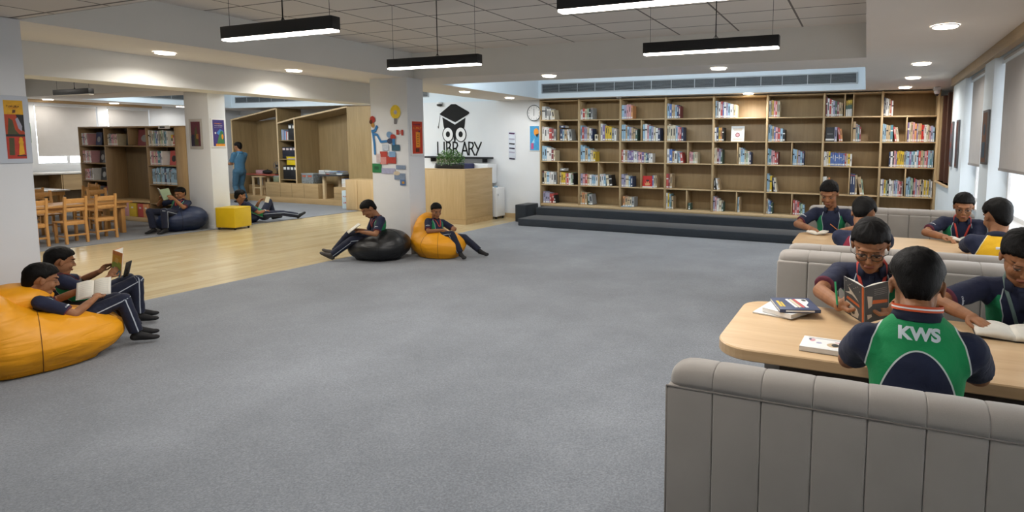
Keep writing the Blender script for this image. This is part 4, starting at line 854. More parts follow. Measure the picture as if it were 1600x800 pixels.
def join_meshes(name, items, mats=None):
    b = bmesh.new(); ms = []
    for me, loc, rot in items:
        mp = []
        for m in me.materials:
            if m not in ms: ms.append(m)
            mp.append(ms.index(m))
        n0 = len(b.faces); b.from_mesh(me); b.verts.ensure_lookup_table(); b.faces.ensure_lookup_table()
        M4 = Matrix.Translation(loc) @ Matrix.Rotation(rot, 4, 'Y'); done = set()
        for f in b.faces[n0:]:
            f.material_index = mp[f.material_index] if mp else 0
            for v in f.verts:
                if v not in done: done.add(v); v.co = M4 @ v.co
    me = bpy.data.meshes.new(name); b.to_mesh(me); b.free()
    for m in ms: me.materials.append(m)
    o = bpy.data.objects.new(name, me); COL.objects.link(o); return o
o = join_meshes('shelved_books', STUFF); tag(o, 'rows of small books in the two leftmost bookcase columns and the far shelving unit', 'books', kind='stuff')
def face_book(x, z, w, h, ch, label, rot=0, y=UY+.12):
    q = B(); q.box(0, w, 0, .02, 0, h, bookmat(ch)); q.ell((w*.5, -.0005, h*.45), (w*.28, .002, h*.22), bookmat('k' if ch in 'rc' else 'e')); o = q.obj('picture_book'); o.location = (x, y, z+.001); o.rotation_euler = (R(-6), rot, 0); tag(o, label, 'book', 'picture books facing out in the far shelving unit')
for a in ((-14.85, 1.52, .2, .27, 'n', 'dark picture book facing out, top left cell of the far unit'), (-14.76, 1.157, .2, .26, 'k', 'dark picture book facing out, second left cell of the far unit'), (-14.76, .796, .22, .27, 'k', 'dark picture book facing out, third left cell of the far unit'), (-14.7, .42, .25, .24, 'm', 'dark red picture book facing out, fourth left cell of the far unit'), (-13.8, 1.52, .2, .24, 'k', 'dark picture book facing out in the top middle cell of the far unit'), (-13.42, 1.52, .44, .32, 'm', 'large brick-red folder facing out in the top middle of the far unit'), (-12.45, 1.15, .24, .28, 'r', 'red picture book leaning in the right column of the far unit'), (-12.36, 1.52, .16, .22, 'k', 'dark picture book facing out, top right cell of the far unit')): face_book(*a)
q = B(); q.box(0, .34, 0, .01, 0, .06, label_m); q.box(.05, .2, -.001, 0, .015, .045, ink_m); o = q.obj('shelf_sign'); o.location = (-12.5, UY-.012, 1.845); tag(o, 'small white sign on the top edge of the far shelving unit', 'sign')
for x, ch, lb in ((-13.62, 'p', 'dusty pink'), (-13.42, 'y', 'yellow'), (-13.16, 'r', 'red'), (-12.95+.0-.0, 'o', 'orange')):
    w = .19 if ch != 'y' else .24
    q = B(); q.box(-w/2+.005, w/2-.005, 0, .26, 0, .27, bookmat(ch), bev=.006); q.box(-.03, .03, -.002, 0, .17, .2, label_m); o = q.obj('file_box'); o.location = (x-(.03 if ch == 'o' else 0)-.12, UY+.01, .102); tag(o, lb+' file box under the nook bench of the far unit', 'file box', 'coloured file boxes under the nook bench')
# ================================================================== plywood reading nooks on a platform
NY = 11.04; nk = WOOD('nook plywood', '#8b7551', '#a58c63', 'z'); nkx = WOOD('nook plywood across', '#a3875c', '#bd9f73', 'x'); nke = WOOD('nook edge', '#c8ad83', '#dcc49c', 'z')
t = thing('reading_nook', 'plywood reading-nook structure with slanted roofs on a low platform', 'reading nook', (-13.7, NY, 0))
def K(name, q): return q.obj(name, t)
X0 = 13.7
q = B(); q.box(-16.6+X0, -11.2+X0, 0, .86, .0, .15, nkx, bev=.003); K('platform', q)
def panel(name, pts, d0, d1, m):   # pts (x,z) polygon extruded in y
    q = B(); q.prism([(x+X0, z) for x, z in pts], -d1, -d0, m, Matrix(((1, 0, 0, 0), (0, 0, -1, 0), (0, 1, 0, 0), (0, 0, 0, 1)))); return K(name, q)
yb = .80
panel('back_panel', [(-16.35, .15), (-11.2, .15), (-11.2, 2.5), (-16.3, 2.2)], yb, yb+.03, nk)
def wallp(name, x, z1, y0=.08, y1=yb, w=.03, x2=None, z2=None):
    q = B(); x2 = x if x2 is None else x2; q.faces([V((x+X0, y0, .15)), V((x+w+X0, y0, .15)), V((x+w+X0, y0, z1)), V((x+X0, y0, z1)), V((x2+X0, y1, .15)), V((x2+w+X0, y1, .15)), V((x2+w+X0, y1, z2 or z1)), V((x2+X0, y1, z2 or z1))], [(0, 1, 2, 3), (4, 7, 6, 5), (0, 4, 5, 1), (3, 2, 6, 7), (0, 3, 7, 4), (1, 5, 6, 2)], nk); q.box(x-.004+X0, x+w+.004+X0, y0-.012, y0, .15, z1, nke); K(name, q)
wallp('side_wall', -16.3, 2.22); wallp('side_wall', -14.50, 2.5); wallp('side_wall', -13.86, 2.24); wallp('side_wall', -11.98, 2.5)
def roof(name, xa, za, xb, zb):
    q = B(); q.faces([V((xa+X0, .07, za)), V((xb+X0, .07, zb)), V((xb+X0, .07, zb-.03)), V((xa+X0, .07, za-.03)), V((xa+X0, yb, za)), V((xb+X0, yb, zb)), V((xb+X0, yb, zb-.03)), V((xa+X0, yb, za-.03))], [(0, 3, 2, 1), (4, 5, 6, 7), (0, 1, 5, 4), (3, 7, 6, 2), (0, 4, 7, 3), (1, 2, 6, 5)], nk); q.box(xa+X0, xa+.001+X0, .06, .07, za-.03, za, nke)
    d = V((xb-xa, 0, zb-za)); q.faces([V((xa+X0, .058, za+.004)), V((xb+X0, .058, zb+.004)), V((xb+X0, .058, zb-.034)), V((xa+X0, .058, za-.034)), V((xa+X0, .069, za+.004)), V((xb+X0, .069, zb+.004)), V((xb+X0, .069, zb-.034)), V((xa+X0, .069, za-.034))], [(0, 3, 2, 1), (4, 5, 6, 7), (0, 1, 5, 4), (3, 7, 6, 2), (0, 4, 7, 3), (1, 2, 6, 5)], nke); K(name, q)
roof('slanted_roof', -16.3, 2.22, -14.48, 2.51); roof('slanted_roof', -14.47, 2.12, -13.84, 2.24); roof('slanted_roof', -13.84, 2.24, -11.96, 2.51)
q = B(); q.box(-11.98+X0, -11.2+X0, .06, .10, .15, 2.5, WOOD('nook cladding', '#8f7850', '#a98f62', 'z')); K('cladding', q)
for z in (1.66, 1.16, .62, .53): q = B(); q.box(-14.47+X0, -13.84+X0, .1, yb, z-.02, z, nk if z > .6 else white_m); K('shelf', q)
q = B(); q.box(-14.95+X0, -13.0+X0, .0, .5, .15, .53, nkx, bev=.004)
for x in (-14.38, -13.95, -13.5): q.box(x-.003+X0, x+.003+X0, -.003, 0, .16, .52, M('joint line', '#6a5638', .8))
K('bench_base', q)
q = B(); q.box(-12.45+X0, -11.99+X0, .0, .5, .15, .48, nkx, bev=.004); q.box(-12.44+X0, -12.0+X0, -.003, 0, .31, .315, M('joint line', '#6a5638', .8)); K('bench_base', q)
q = B(); q.box(-16.25+X0, -14.9+X0, .45, yb, .15, .40, nkx, bev=.004); K('bench_base', q)
q = B(); q.box(-11.62+X0, -11.2+X0+.45, -.62, -.2, .008, .74, WOOD('low cupboard oak', '#b6986b', '#cbae82', 'z'), bev=.004)
lc = thing('low_cupboard', 'plain oak low cupboard half hidden behind the collage pillar', 'cupboard', (0, 0, 0)); o = q.obj('body', lc); o.location = (-X0+.25, NY, 0)
q = B(); q.box(-11.33, -11.0, NY-.632, NY-.622, .03, .72, WOOD('low cupboard oak', '#b6986b', '#cbae82', 'z'), bev=.002); q.obj('door', lc)
def bin_box(name, label, x, y, z, w, d, h, m, tags=4, tm=None, cat='box', grp=None, lid=None):
    tt = thing(name, label, cat, (x, y, z), 0, grp); q = B(); q.box(0, w, 0, d, 0, h, m, bev=.008); q.obj('body', tt)
    if tags:
        for k in range(tags): q = B(); q.box(w*(k+.15)/tags, w*(k+.8)/tags, -.004, 0, h*.72, h*.9, tm or label_m); q.obj('label_card', tt)
    if lid: q = B(); q.box(-.006, w+.006, -.006, d+.006, h, h+.025, lid, bev=.004); q.obj('lid', tt)
    return tt
bk = M('black plastic box', '#15171c', .5)
bin_box('storage_box', 'black storage box with four white cards below the yellow case', -14.42, NY+.14, .62, .54, .4, .36, bk, 4)
bin_box('storage_box', 'black wire basket of cards on the middle nook shelf', -14.42, NY+.14, 1.18, .54, .4, .3, M('black mesh basket', '#1b2030', .6), 4, M('tag mix', '#d9c9c9', .6))
bin_box('storage_box', 'black storage box beside books on the top nook shelf', -14.16, NY+.14, 1.67, .28, .4, .42, bk, 2)
for k, ch in enumerate('bleBbrw'):
    q = B(); q.box(0, .03, 0, .2, 0, .28-.01*k, bookmat(ch)); o = q.obj('folder'); o.location = (-14.42+.034*k, NY+.14, 1.662); tag(o, '%s folder, %s from the left on the top nook shelf' % (PAL[ch][0], ORD[k+1]), 'folder', 'folders on the top nook shelf')
bin_box('carry_case', 'bright yellow lidded case on the nook shelf', -14.25, NY+.12, 1.0, .4, .3, .2, M('yellow plastic', '#d9bd17', .4), 1, pc('lilac grey', '#a8a6b8'), 'case', lid=M('yellow plastic', '#d9bd17', .4))
bin_box('clear_tub', 'clear tub of red and white craft pieces on the nook bench', -13.7, NY+.1, .531, .42, .3, .24, M('clear tub', '#7f8688', .3, var=.5, vs_=30), 2, pc('cut orange', '#b8583a'), 'tub', lid=M('tub lid', '#9aa3a6', .4))
# right nook table with books
tt = thing('nook_table', 'round dark-topped plywood table inside the right-hand nook', 'table', (-12.75, NY+.32, .15)); q = B(); q.cyl((0, 0, .60), .42, .03, M('dark tabletop', '#35363a', .5), 36); q.obj('tabletop', tt)
q = B(); q.box(-.16, -.09, -.26, -.19, 0, .6, nke, bev=.004); q.obj('leg', tt); q = B(); q.box(.1, .17, .0, .07, 0, .6, nke, bev=.004); q.obj('leg', tt)
rr = random.Random(11)
for k in range(16):
    w = rr.uniform(.18, .26); th = rr.uniform(.012, .03); col = k % 4; lev = k//4; ch = 'wewblBwer'[rr.randrange(9)]
    q = B(); q.box(-w/2, w/2, -.1, .1, 0, th, bookmat(ch)); q.box(-w/2+.003, w/2+.0005, -.0975, .0975, .003, th-.003, page_m); o = q.obj('magazine'); z0_ = .15+.632+sum([.025]*lev)
    o.location = (-13.02+.185*col, NY+.25+.04*(col % 2), z0_); o.rotation_euler = (0, 0, rr.uniform(-.25, .25)); tag(o, '%s magazine, dark nook table, %s pile from the left, %s from below' % (PAL[ch][0], ORD[col+1], ORD[lev+1]), 'magazine', 'magazines piled on the nook table')
for k in range(5):
    q = B(); ch = 'wrbwB'[k]; q.box(-.1, .1, -.08, .08, 0, .04, bookmat(ch)); q.box(-.097, .1005, -.0805, .077, .004, .036, page_m); o = q.obj('book_pile_volume'); o.location = (-12.2, NY+.2, .481+.041*k); o.rotation_euler = (0, 0, .1*((k*7) % 3-1)); tag(o, 'thick %s volume in the pile on the small nook bench, %s from below' % (PAL[ch][0], ORD[k+1]), 'book', 'volumes piled on the small nook bench')
# left nook red table, stool, fan, tubs
tt = thing('nook_table', 'red-topped plywood table inside the left-hand nook', 'table', (-15.45, NY+.36, .15)); q = B(); q.prism(rounded_poly(-.62, .62, -.22, .22, .1, (1, 1, 1, 1)), .55, .58, M('red tabletop', '#a5503f', .45)); q.obj('tabletop', tt)
q = B(); q.box(-.03, .03, -.03, .03, 0, .55, nke); q.obj('leg', tt); q = B(); q.box(.5, .56, -.03, .03, 0, .55, nke); q.obj('leg', tt)
bin_box('book_stack', 'low pink and white stack of books on the red nook table', -15.72, NY+.3, .731, .26, .18, .1, M('stack pink', '#b98f96', .6, var=.4, vs_=40), 0, None, 'books')
tt = thing('pencil_bag', 'black rounded bag on the red nook table', 'bag', (-15.28, NY+.33, .731)); q = B(); q.ell((0, 0, .055), (.18, .08, .06), M('black cloth', '#1c1a1c', .8)); q.obj('pouch', tt); q = B(); q.tube([(-.05, 0, .1), (0, 0, .13), (.05, 0, .1)], .006, black_m, 6); q.obj('handle', tt)
tt = thing('desk_fan', 'small dark desk fan at the end of the red nook table', 'fan', (-14.9, NY+.33, .731)); q = B(); q.cyl((0, 0, 0), .06, .02, black_m); q.tube([(0, 0, .02), (0, 0, .16)], .012, black_m); q.obj('stand', tt)
q = B(); q.tube([(.0+.11*math.cos(a), -.02, .23+.11*math.sin(a)) for a in [2*math.pi*i/24 for i in range(25)]], .005, M('fan grey', '#5b6068', .5), 6, caps=False); q.cyl((0, -.03, .23), .025, .05, black_m, axis='y'); q.obj('guard', tt)
for k in range(4): a = k*math.pi/2+.4; q = B(); q.prism([(0, 0), (.095*math.cos(a), .095*math.sin(a)), (.095*math.cos(a+.8), .095*math.sin(a+.8))], -.001, .001, MATS['fan grey'], TR(0, 0, .23) @ Matrix.Rotation(R(90), 4, 'X')); q.obj('blade', tt)
tt = thing('wood_stool', 'pale wooden stool in front of the red nook table', 'stool', (-15.35, NY+.06, .15)); 
for x in (-.15, .15): q = B(); q.box(x-.02, x+.02, -.02, .02, 0, .5, nke); q.obj('leg', tt); q = B(); q.box(x-.02, x+.02, .2, .24, 0, .5, nke); q.obj('leg', tt)
q = B(); q.box(-.18, .18, -.03, .26, .5, .525, nke, bev=.004); q.obj('seat', tt); q = B(); q.box(-.15, .15, -.012, .012, .2, .23, nke); q.obj('rung', tt); q = B(); q.box(-.15, .15, .21, .235, .2, .23, nke); q.obj('rung', tt)
bin_box('clear_tub', 'pale tub of papers on the left nook bench', -15.95, NY+.5, .401, .28, .22, .2, M('pale tub', '#9fa4a6', .4, var=.3, vs_=30), 0, None, 'tub', lid=M('tub lid', '#9aa3a6', .4))
bin_box('clear_tub', 'greenish clear tub of craft paper near the fan', -14.9, NY+.2, .531, .3, .22, .14, M('green tub', '#7f8a72', .4, var=.3, vs_=30), 0, None, 'tub', lid=M('tub lid', '#9aa3a6', .4))
# folded recycling box by the nooks
tt = thing('carton', 'tall pale carton with red lettering beside a green tub at the nook corner', 'carton', (-11.6, 10.74, .008), R(10)); q = B(); q.box(-.12, .12, -.12, .12, 0, .44, M('carton white', '#bfcfd4', .5), bev=.004); q.obj('body', tt)
q = B(); squig(q, -.09, .07, .0, 0, redc, .035, 4, 9); [setattr(v, 'co', Matrix.Rotation(R(90), 4, 'X') @ v.co + V((0, -.1215, .13))) for v in q.bm.verts]; q2 = B(); squig(q2, -.09, .05, .0, 0, redc, .035, 4, 8); [setattr(v, 'co', Matrix.Rotation(R(90), 4, 'X') @ v.co + V((0, -.1215, .28))) for v in q2.bm.verts]; q.obj('lettering', tt); q2.obj('lettering', tt)
bin_box('green_tub', 'dark green tub with clutter on top behind the pale carton', -11.44, 10.72, .008, .28, .22, .46, M('tub green', '#2c4a44', .5), 0, None, 'tub', lid=M('tub top green', '#6f9a8c', .5, var=.3))
# materials rack seen past the yellow-cube pillar
tt = thing('display_rack', 'narrow display rack of craft figures past the yellow-cube pillar', 'rack', (-16.62, NY-.2, .008)); q = B(); [q.box(-.17, .17, -.12, .12, z, z+.02, nkx) for z in (0, .45, .85)]; q.box(-.18, -.16, -.12, .12, 0, .88, nkx); q.box(.16, .18, -.12, .12, 0, .88, nkx); q.obj('shelves', tt)
for nm, lb, z, c1, c2, hh in (('paper_tree', 'orange cone-shaped craft figure on the display rack', 1.5, 'marigold', 'jet', .3),):
    pass
board('poster', 'red and green craft poster low on the wall beside the left nook', 'poster', (-16.93, 11.945, 1.05), (1, 0, 0), .34, .55, draw_green, .012, pc('rose', '#b84a4a'))
board('poster', 'pale sheet with orange triangle on the wall beside the left nook', 'poster', (-16.93, 11.945, 1.66), (1, 0, 0), .34, .5, lambda q, x0, x1, y0, y1, z: poly2(q, [(x0+.05, y0+.02), (x1-.05, y0+.02), ((x0+x1)/2, y1)], z, pc('tangerine', '#c87a35')), .012)
# ================================================================== kids' tables and chairs, far left
def kid_chair():
    t = thing('kids_chair', 'small pine ladder-back chair', 'chair', (0, 0, 0), 0)
    for s_ in (-1, 1):
        q = B(); q.faces([V((s_*.135-.016, -.155, 0)), V((s_*.135+.016, -.155, 0)), V((s_*.135+.016, -.12, 0)), V((s_*.135-.016, -.12, 0)), V((s_*.135-.016, -.135, .34)), V((s_*.135+.016, -.135, .34)), V((s_*.135+.016, -.10, .34)), V((s_*.135-.016, -.10, .34)), V((s_*.135-.016, -.18, .735)), V((s_*.135+.016, -.18, .735)), V((s_*.135+.016, -.15, .735)), V((s_*.135-.016, -.15, .735))],
            [(3, 2, 1, 0), (8, 9, 10, 11)]+[(a+l, (a+1) % 4+l, (a+1) % 4+4+l, a+4+l) for l in (0, 4) for a in range(4)], pine_m); q.obj('leg', t)
        q = B(); q.box(s_*.13-.018, s_*.13+.018, .12, .156, 0, .32, pine_m, bev=.003); q.obj('leg', t)
    q = B(); q.box(-.155, .155, -.12, .17, .325, .345, pinex_m, bev=.005); q.obj('seat', t)
    for z, h, y in ((.36+.27, .075, -.165), (.36+.15, .05, -.152), (.29, .045, -.125)):
        q = B(); q.box(-.125, .125, y, y+.018, z, z+h, pinex_m, bev=.003); q.obj('back_rail', t)
    q = B(); q.box(-.12, .12, -.14, -.125, .12, .145, pinex_m); q.obj('stretcher', t)
    for s_ in (-1, 1): q = B(); q.box(s_*.13-.008, s_*.13+.008, -.12, .12, .1, .125, pine_m); q.obj('stretcher', t)
    return t
kc = kid_chair(); first = [True]
def place_chair(x, y, rz, label):
    t = kc if first[0] else copy_tree(kc); first[0] = False
    t.location = (x, y, .008); t.rotation_euler = (0, 0, rz); t['label'] = label; t['group'] = 'small pine chairs at the kids tables'
# chair faces local +Y; near row faces -X (rz=90deg)
for (x, y, lb) in ((-11.52, 4.72, 'small pine chair at the near side of the kids table, next to the front pillar'), (-11.5, 5.2, 'small pine chair at the near side of the kids table, middle one'), (-11.62, 5.66, 'small pine chair at the near side of the kids table, closest to its end leg')): place_chair(x, y, R(92), lb)
for (x, y, lb) in ((-12.98, 5.0, 'small pine chair across the kids table, mostly hidden by the front pillar'), (-12.98, 5.55, 'small pine chair across the kids table, middle one'), (-12.85, 6.3, 'small pine chair across the kids table, closest to the shelving unit')): place_chair(x, y, R(-90), lb)
for (x, y, rz, lb) in ((-14.3, 5.9, R(80), 'small pine chair at the second kids table, nearer one'), (-14.2, 6.7, R(95), 'small pine chair at the second kids table, farther one'), (-14.9, 7.0, R(180), 'small pine chair at the head of the second kids table')): place_chair(x, y, rz, lb)
def kid_table(label, x0, x1, y0, y1, z=.56, m=pinex_m, grp=None):
    t = thing('kids_table', label, 'table', ((x0+x1)/2, (y0+y1)/2, .008)); w = (x1-x0)/2; d = (y1-y0)/2
    q = B(); q.box(-w, w, -d, d, z-.03, z, m, bev=.004); q.obj('tabletop', t)
    q = B(); q.box(-w+.06, w-.06, -d+.06, d-.06, z-.11, z-.03, pine_m); q.obj('apron', t)
    for sy in (-1, 1): q = B(); q.box(-w+.1, -w+.2, sy*(d-.1)-.03, sy*(d-.1)+.03, 0, z-.03, pine_m, bev=.003); q.obj('leg', t); q = B(); q.box(w-.2, w-.1, sy*(d-.1)-.03, sy*(d-.1)+.03, 0, z-.03, pine_m, bev=.003); q.obj('leg', t)
    return t
kid_table('low pine kids table with chairs on both long sides', -12.6, -11.85, 4.0, 6.25)
wt = M('white laminate', '#e2ddd4', .3, coat=.3)
kid_table('second low table with a bright white top towards the far windows', -15.9, -14.85, 5.0, 6.75, .62, wt)
t = thing('window_counter', 'long low counter under the far windows with an open shelf', 'counter', (-16.72, 6.6, .008)); q = B(); q.box(-.28, .28, -2.6, 2.6, .86, .9, wt, bev=.004); q.obj('worktop', t)
q = B(); q.box(-.26, .26, -2.6, 2.6, 0, .05, oaky_m); [q.box(-.26, .26, y-.01, y+.01, .05, .86, oaky_m) for y in (-2.59, -1.3, 0, .75, 1.6, 2.59)]; q.box(-.26, -.24, -2.6, 2.6, .05, .86, und); q.obj('carcass', t)
q = B(); q.box(.24, .262, .77, 2.58, .5, .85, oaky_m); q.obj('door', t)
t = thing('lantern', 'small pale wire lantern on the window counter by the shelving unit', 'lantern', (-16.55, 7.9, .91)); q = B(); [q.box(x-.006, x+.006, y-.006, y+.006, 0, .2, white_m) for x in (-.06, .06) for y in (-.06, .06)]; q.box(-.07, .07, -.07, .07, 0, .015, white_m); q.box(-.07, .07, -.07, .07, .2, .215, white_m); q.obj('cage', t); q = B(); q.tube([(-.04, 0, .215), (0, 0, .28), (.04, 0, .215)], .005, white_m, 6); q.obj('handle', t)
# ================================================================== yellow cube pouffe
t = thing('cube_stool', 'bright yellow leatherette cube stool on stub feet beside the pillar', 'stool', (-10.79, 7.31, 0), R(14)); yl = M('yellow leatherette', '#d5b315', .38, var=.04, bmp=.1, bs=300)
q = B(); pillow(q, -.2, .2, -.2, .2, .04, .41, yl, .018); q.obj('body', t); q = B(); [q.tube([(-.2, -.2*s_, z), (.2, -.2*s_, z)], .003, yl, 6) for s_ in (-1, 1) for z in (.395,)]; [q.tube([(.2*s_, -.2, .395), (.2*s_, .2, .395)], .003, yl, 6) for s_ in (-1, 1)]; q.obj('piping', t)
for x in (-.16, .16):
    for y in (-.16, .16): q = B(); q.cyl((x, y, 0), .018, .045, black_m, 14); q.obj('foot', t)
# ================================================================== bean bags
def bag_mat(name, col, rough=.45):
    m, nt, b = nodes(name); c = lin(col); vec = coords(nt, (2.2, 2.2, 11)); f = nz(nt, vec, 1.1, 1.6, .4, .9); g = nz(nt, coords(nt), 3, 3)
    rg = math_n(nt, 'ABSOLUTE', math_n(nt, 'SUBTRACT', f, .5)); nt.links.new(ramp(nt, g, [(.3, tuple(x*.95 for x in c)), (.7, tuple(min(1, x*1.05) for x in c))]), b.inputs['Base Color'])
    b.inputs['Roughness'].default_value = rough; bump(nt, b, math_n(nt, 'MULTIPLY', math_n(nt, 'MINIMUM', rg, .10), g), .28, .12); MATS[name] = m; return m
def beanbag(label, loc, rz, shapes, m, seams=(), voxel=.014, wr=.012, seed=0, parts=None):
    t = thing('bean_bag', label, 'bean bag', loc, rz); q = B()
    for c, r in shapes: q.ell(c, r, m, n=24, k=16)
    me = solid(q, voxel, 45); co = getco(me); z = co[:, 2]
    off = V((seed*7.3, seed*3.1, 0)); n_ = np.empty(len(co)); nrm = np.empty(len(co)*3, np.float32); me.vertices.foreach_get('normal', nrm); nrm = nrm.reshape(-1, 3)
    for i, p in enumerate(co):
        v = V(p); rad = math.hypot(p[0], p[1]); az = math.atan2(p[1], p[0])
        n_[i] = wr*(.8*abs(noise.noise(V((az*1.3, p[2]*16, seed*3.1))))**.7*min(1, .35+abs(noise.noise(V((p[0]*2.2, p[1]*2.2, p[2]*2.2+seed)))*2.2)) + .6*noise.noise(v*5+off))
    co -= nrm*n_[:, None]
    co[:, 2] = np.where(co[:, 2] < .03, .0+np.maximum(co[:, 2], 0)*.4, co[:, 2]); co[:, 2] = np.maximum(co[:, 2], .0)+.009
    setco(me, co); o = bpy.data.objects.new('bag', me); COL.objects.link(o); o.parent = t
    bv = BVHTree.FromPolygons([V(c) for c in co], [tuple(p.vertices) for p in me.polygons])
    for path in seams:
        pts = []
        for (o_, d_) in path:
            h = bv.ray_cast(V(o_), V(d_).normalized())
            if h[0]: pts.append(h[0]+h[1]*.0005)
        if len(pts) > 2: s_ = B(); s_.tube(pts, .0028, M('seam '+m.name, tuple(.6*x for x in (0.8, .5, .1)) if 'orange' in m.name else '#0c0d10', .7), 6); s_.obj('seam', t)
    return t, bv
def merid(a, c=(0, 0, .25), n=40, z0=-80, z1=80):
    return [(V(c)+V((math.cos(a)*math.cos(e), math.sin(a)*math.cos(e), math.sin(e)))*3, -V((math.cos(a)*math.cos(e), math.sin(a)*math.cos(e), math.sin(e)))) for e in [R(z0+(z1-z0)*k/n) for k in range(n+1)]]
org = bag_mat('orange leatherette', '#e39a0c', .5); blk = bag_mat('black leatherette', '#18191b', .38); nvy = bag_mat('navy leatherette', '#1d2b4a', .5); dkb = bag_mat('dark brown leatherette', '#26221f', .45)
BAGS = {}
BAGS['o1'] = beanbag('large orange bean bag with a headrest roll in the left foreground', (-5.50, 2.24, 0), 0,
    [((0.06, -.02, .19), (.40, .45, .205)), ((0.06, .12, .17), (.37, .36, .185)), ((.04, -.30, .29), (.34, .19, .29)), ((-.0, -.24, .24), (.36, .27, .26)), ((.26, .0, .17), (.17, .40, .18)), ((.2,-.2,.2),(.22,.26,.22))], org, [merid(R(-20)), merid(R(55)), merid(R(-75))], seed=1)
BAGS['b2'] = beanbag('dark brown bean bag under the boy by the front pillar', (-6.08, 2.83, 0), 0, [((0, 0, .17), (.30, .36, .18)), ((-.12, -.12, .26), (.2, .24, .22))], dkb, [merid(R(20))], seed=2)
BAGS['nv'] = beanbag('navy bean bag between the shelving unit and the pillar', (-11.42, 6.72, 0), 0, [((0, -.02, .2), (.38, .38, .22)), ((.1, .1, .22), (.33, .32, .23))], nvy, [merid(R(-50)), merid(R(-20))], seed=3)
BAGS['nl'] = beanbag('small dark navy bean bag behind the yellow cube stool', (-11.35, 7.93, 0), 0, [((0, 0, .13), (.28, .28, .15)), ((-.12, -.1, .2), (.2, .2, .16))], nvy, [merid(R(-30))], seed=4)
BAGS['bl'] = beanbag('black bean bag at the foot of the collage pillar', (-6.11, 6.16, 0), 0, [((0, 0, .18), (.40, .35, .195)), ((.12, .03, .21), (.29, .30, .215)), ((-.14, -.02, .15), (.34, .30, .17))], blk, [merid(R(-50)), merid(R(0))], seed=5, wr=.006)
BAGS['o2'] = beanbag('orange bean bag with tall back beside the collage pillar', (-5.55, 6.70, 0), 0, [((0.02, -.03, .17), (.40, .34, .21)), ((-.23, .04, .32), (.17, .27, .29)), ((-.18, .02, .2), (.27, .31, .23)), ((.1, -.1, .16), (.34, .22, .2))], org, [merid(R(-55)), merid(R(-95))], seed=6)
# headrest roll of the large orange bag
def head_roll(parent, c, r, m, seed):
    q = B(); q.ell(c, r, m, n=24, k=14); q.ell((c[0]+r[0]*.2, c[1]+.0, c[2]-.02), (r[0]*.8, r[1]*.9, r[2]*.9), m); me = solid(q, .012, 8); co = getco(me)
    for i, p in enumerate(co):
        v = V(p); e = (p[1]-c[1])/r[1]; f = 1+.10*noise.noise(V((p[0]*22, p[2]*22, seed)))*abs(e)+.06*noise.noise(v*9); co[i] = V(c)+(v-V(c))*f
    setco(me, co); o = bpy.data.objects.new('headrest', me); COL.objects.link(o); o.parent = parent
head_roll(BAGS['o1'][0], (-.05, -.10, .485), (.20, .21, .105), org, 3)
# ================================================================== people
def skin_mat():
    m, nt, b = nodes('skin'); at = nt.nodes.new('ShaderNodeAttribute'); at.attribute_name = 'hl'
    sx = nt.nodes.new('ShaderNodeSeparateXYZ'); nt.links.new(at.outputs['Vector'], sx.inputs[0]); x, y, z = sx.outputs
    ax = math_n(nt, 'ABSOLUTE', x); front = math_n(nt, 'GREATER_THAN', y, .035)
    vec = coords(nt); f = nz(nt, vec, 14, 4)
    col = ramp(nt, f, [(.3, lin('#84593d')), (.7, lin('#9d6e4d'))])
    def ellm(cx, cz, rx, rz, soft=.15, xx=ax):
        dx = math_n(nt, 'DIVIDE', math_n(nt, 'SUBTRACT', xx, cx), rx); dz = math_n(nt, 'DIVIDE', math_n(nt, 'SUBTRACT', z, cz), rz)
        d = math_n(nt, 'ADD', math_n(nt, 'MULTIPLY', dx, dx), math_n(nt, 'MULTIPLY', dz, dz))
        mr = nt.nodes.new('ShaderNodeMapRange'); mr.inputs[1].default_value = 1+soft; mr.inputs[2].default_value = 1-soft; nt.links.new(d, mr.inputs[0]); return math_n(nt, 'MULTIPLY', mr.outputs[0], front)
    col = mix(nt, math_n(nt, 'MULTIPLY', ellm(0, -.056, .026, .0085, .4), .75), col, lin('#7d4238'))
    col = mix(nt, ellm(0, -.0565, .024, .0013, .5), col, lin('#3a1d18'))
    col = mix(nt, math_n(nt, 'MULTIPLY', ellm(.031, .010, .019, .013, .8), .35), col, lin('#54301f'))
    col = mix(nt, ellm(.031, .0055, .0135, .0036, .3), col, lin('#a99e94'))
    col = mix(nt, ellm(.031, .0050, .0058, .0046, .3), col, lin('#1b120d'))
    col = mix(nt, ellm(.031, .0112, .0165, .0022, .5), col, lin('#24160f'))
    col = mix(nt, math_n(nt, 'MULTIPLY', ellm(.033, .031, .021, .0045, .6), .9), col, lin('#1c120d'))
    col = mix(nt, math_n(nt, 'MULTIPLY', ellm(.0075, -.0265, .004, .0025, .6), .8), col, lin('#3c2017'))
    nt.links.new(col, b.inputs['Base Color']); b.inputs['Roughness'].default_value = .6; b.inputs['Specular IOR Level'].default_value = .35
    b.inputs['Subsurface Weight'].default_value = .08; b.inputs['Subsurface Radius'].default_value = (.01, .004, .002); b.inputs['Subsurface Scale'].default_value = .5
    bump(nt, b, nz(nt, vec, 350, 2), .08, .001); return m
SK = skin_mat()
def hair_mat():
    m, nt, b = nodes('black hair'); vec = coords(nt, (60, 60, 14)); f = nz(nt, vec, 3, 5, .7, .5)
    nt.links.new(ramp(nt, f, [(.3, lin('#040404')), (.75, lin('#110e0d'))]), b.inputs['Base Color']); b.inputs['Roughness'].default_value = .55; b.inputs['Specular IOR Level'].default_value = .15
    bump(nt, b, f, .6, .006); return m
HAIR = hair_mat()
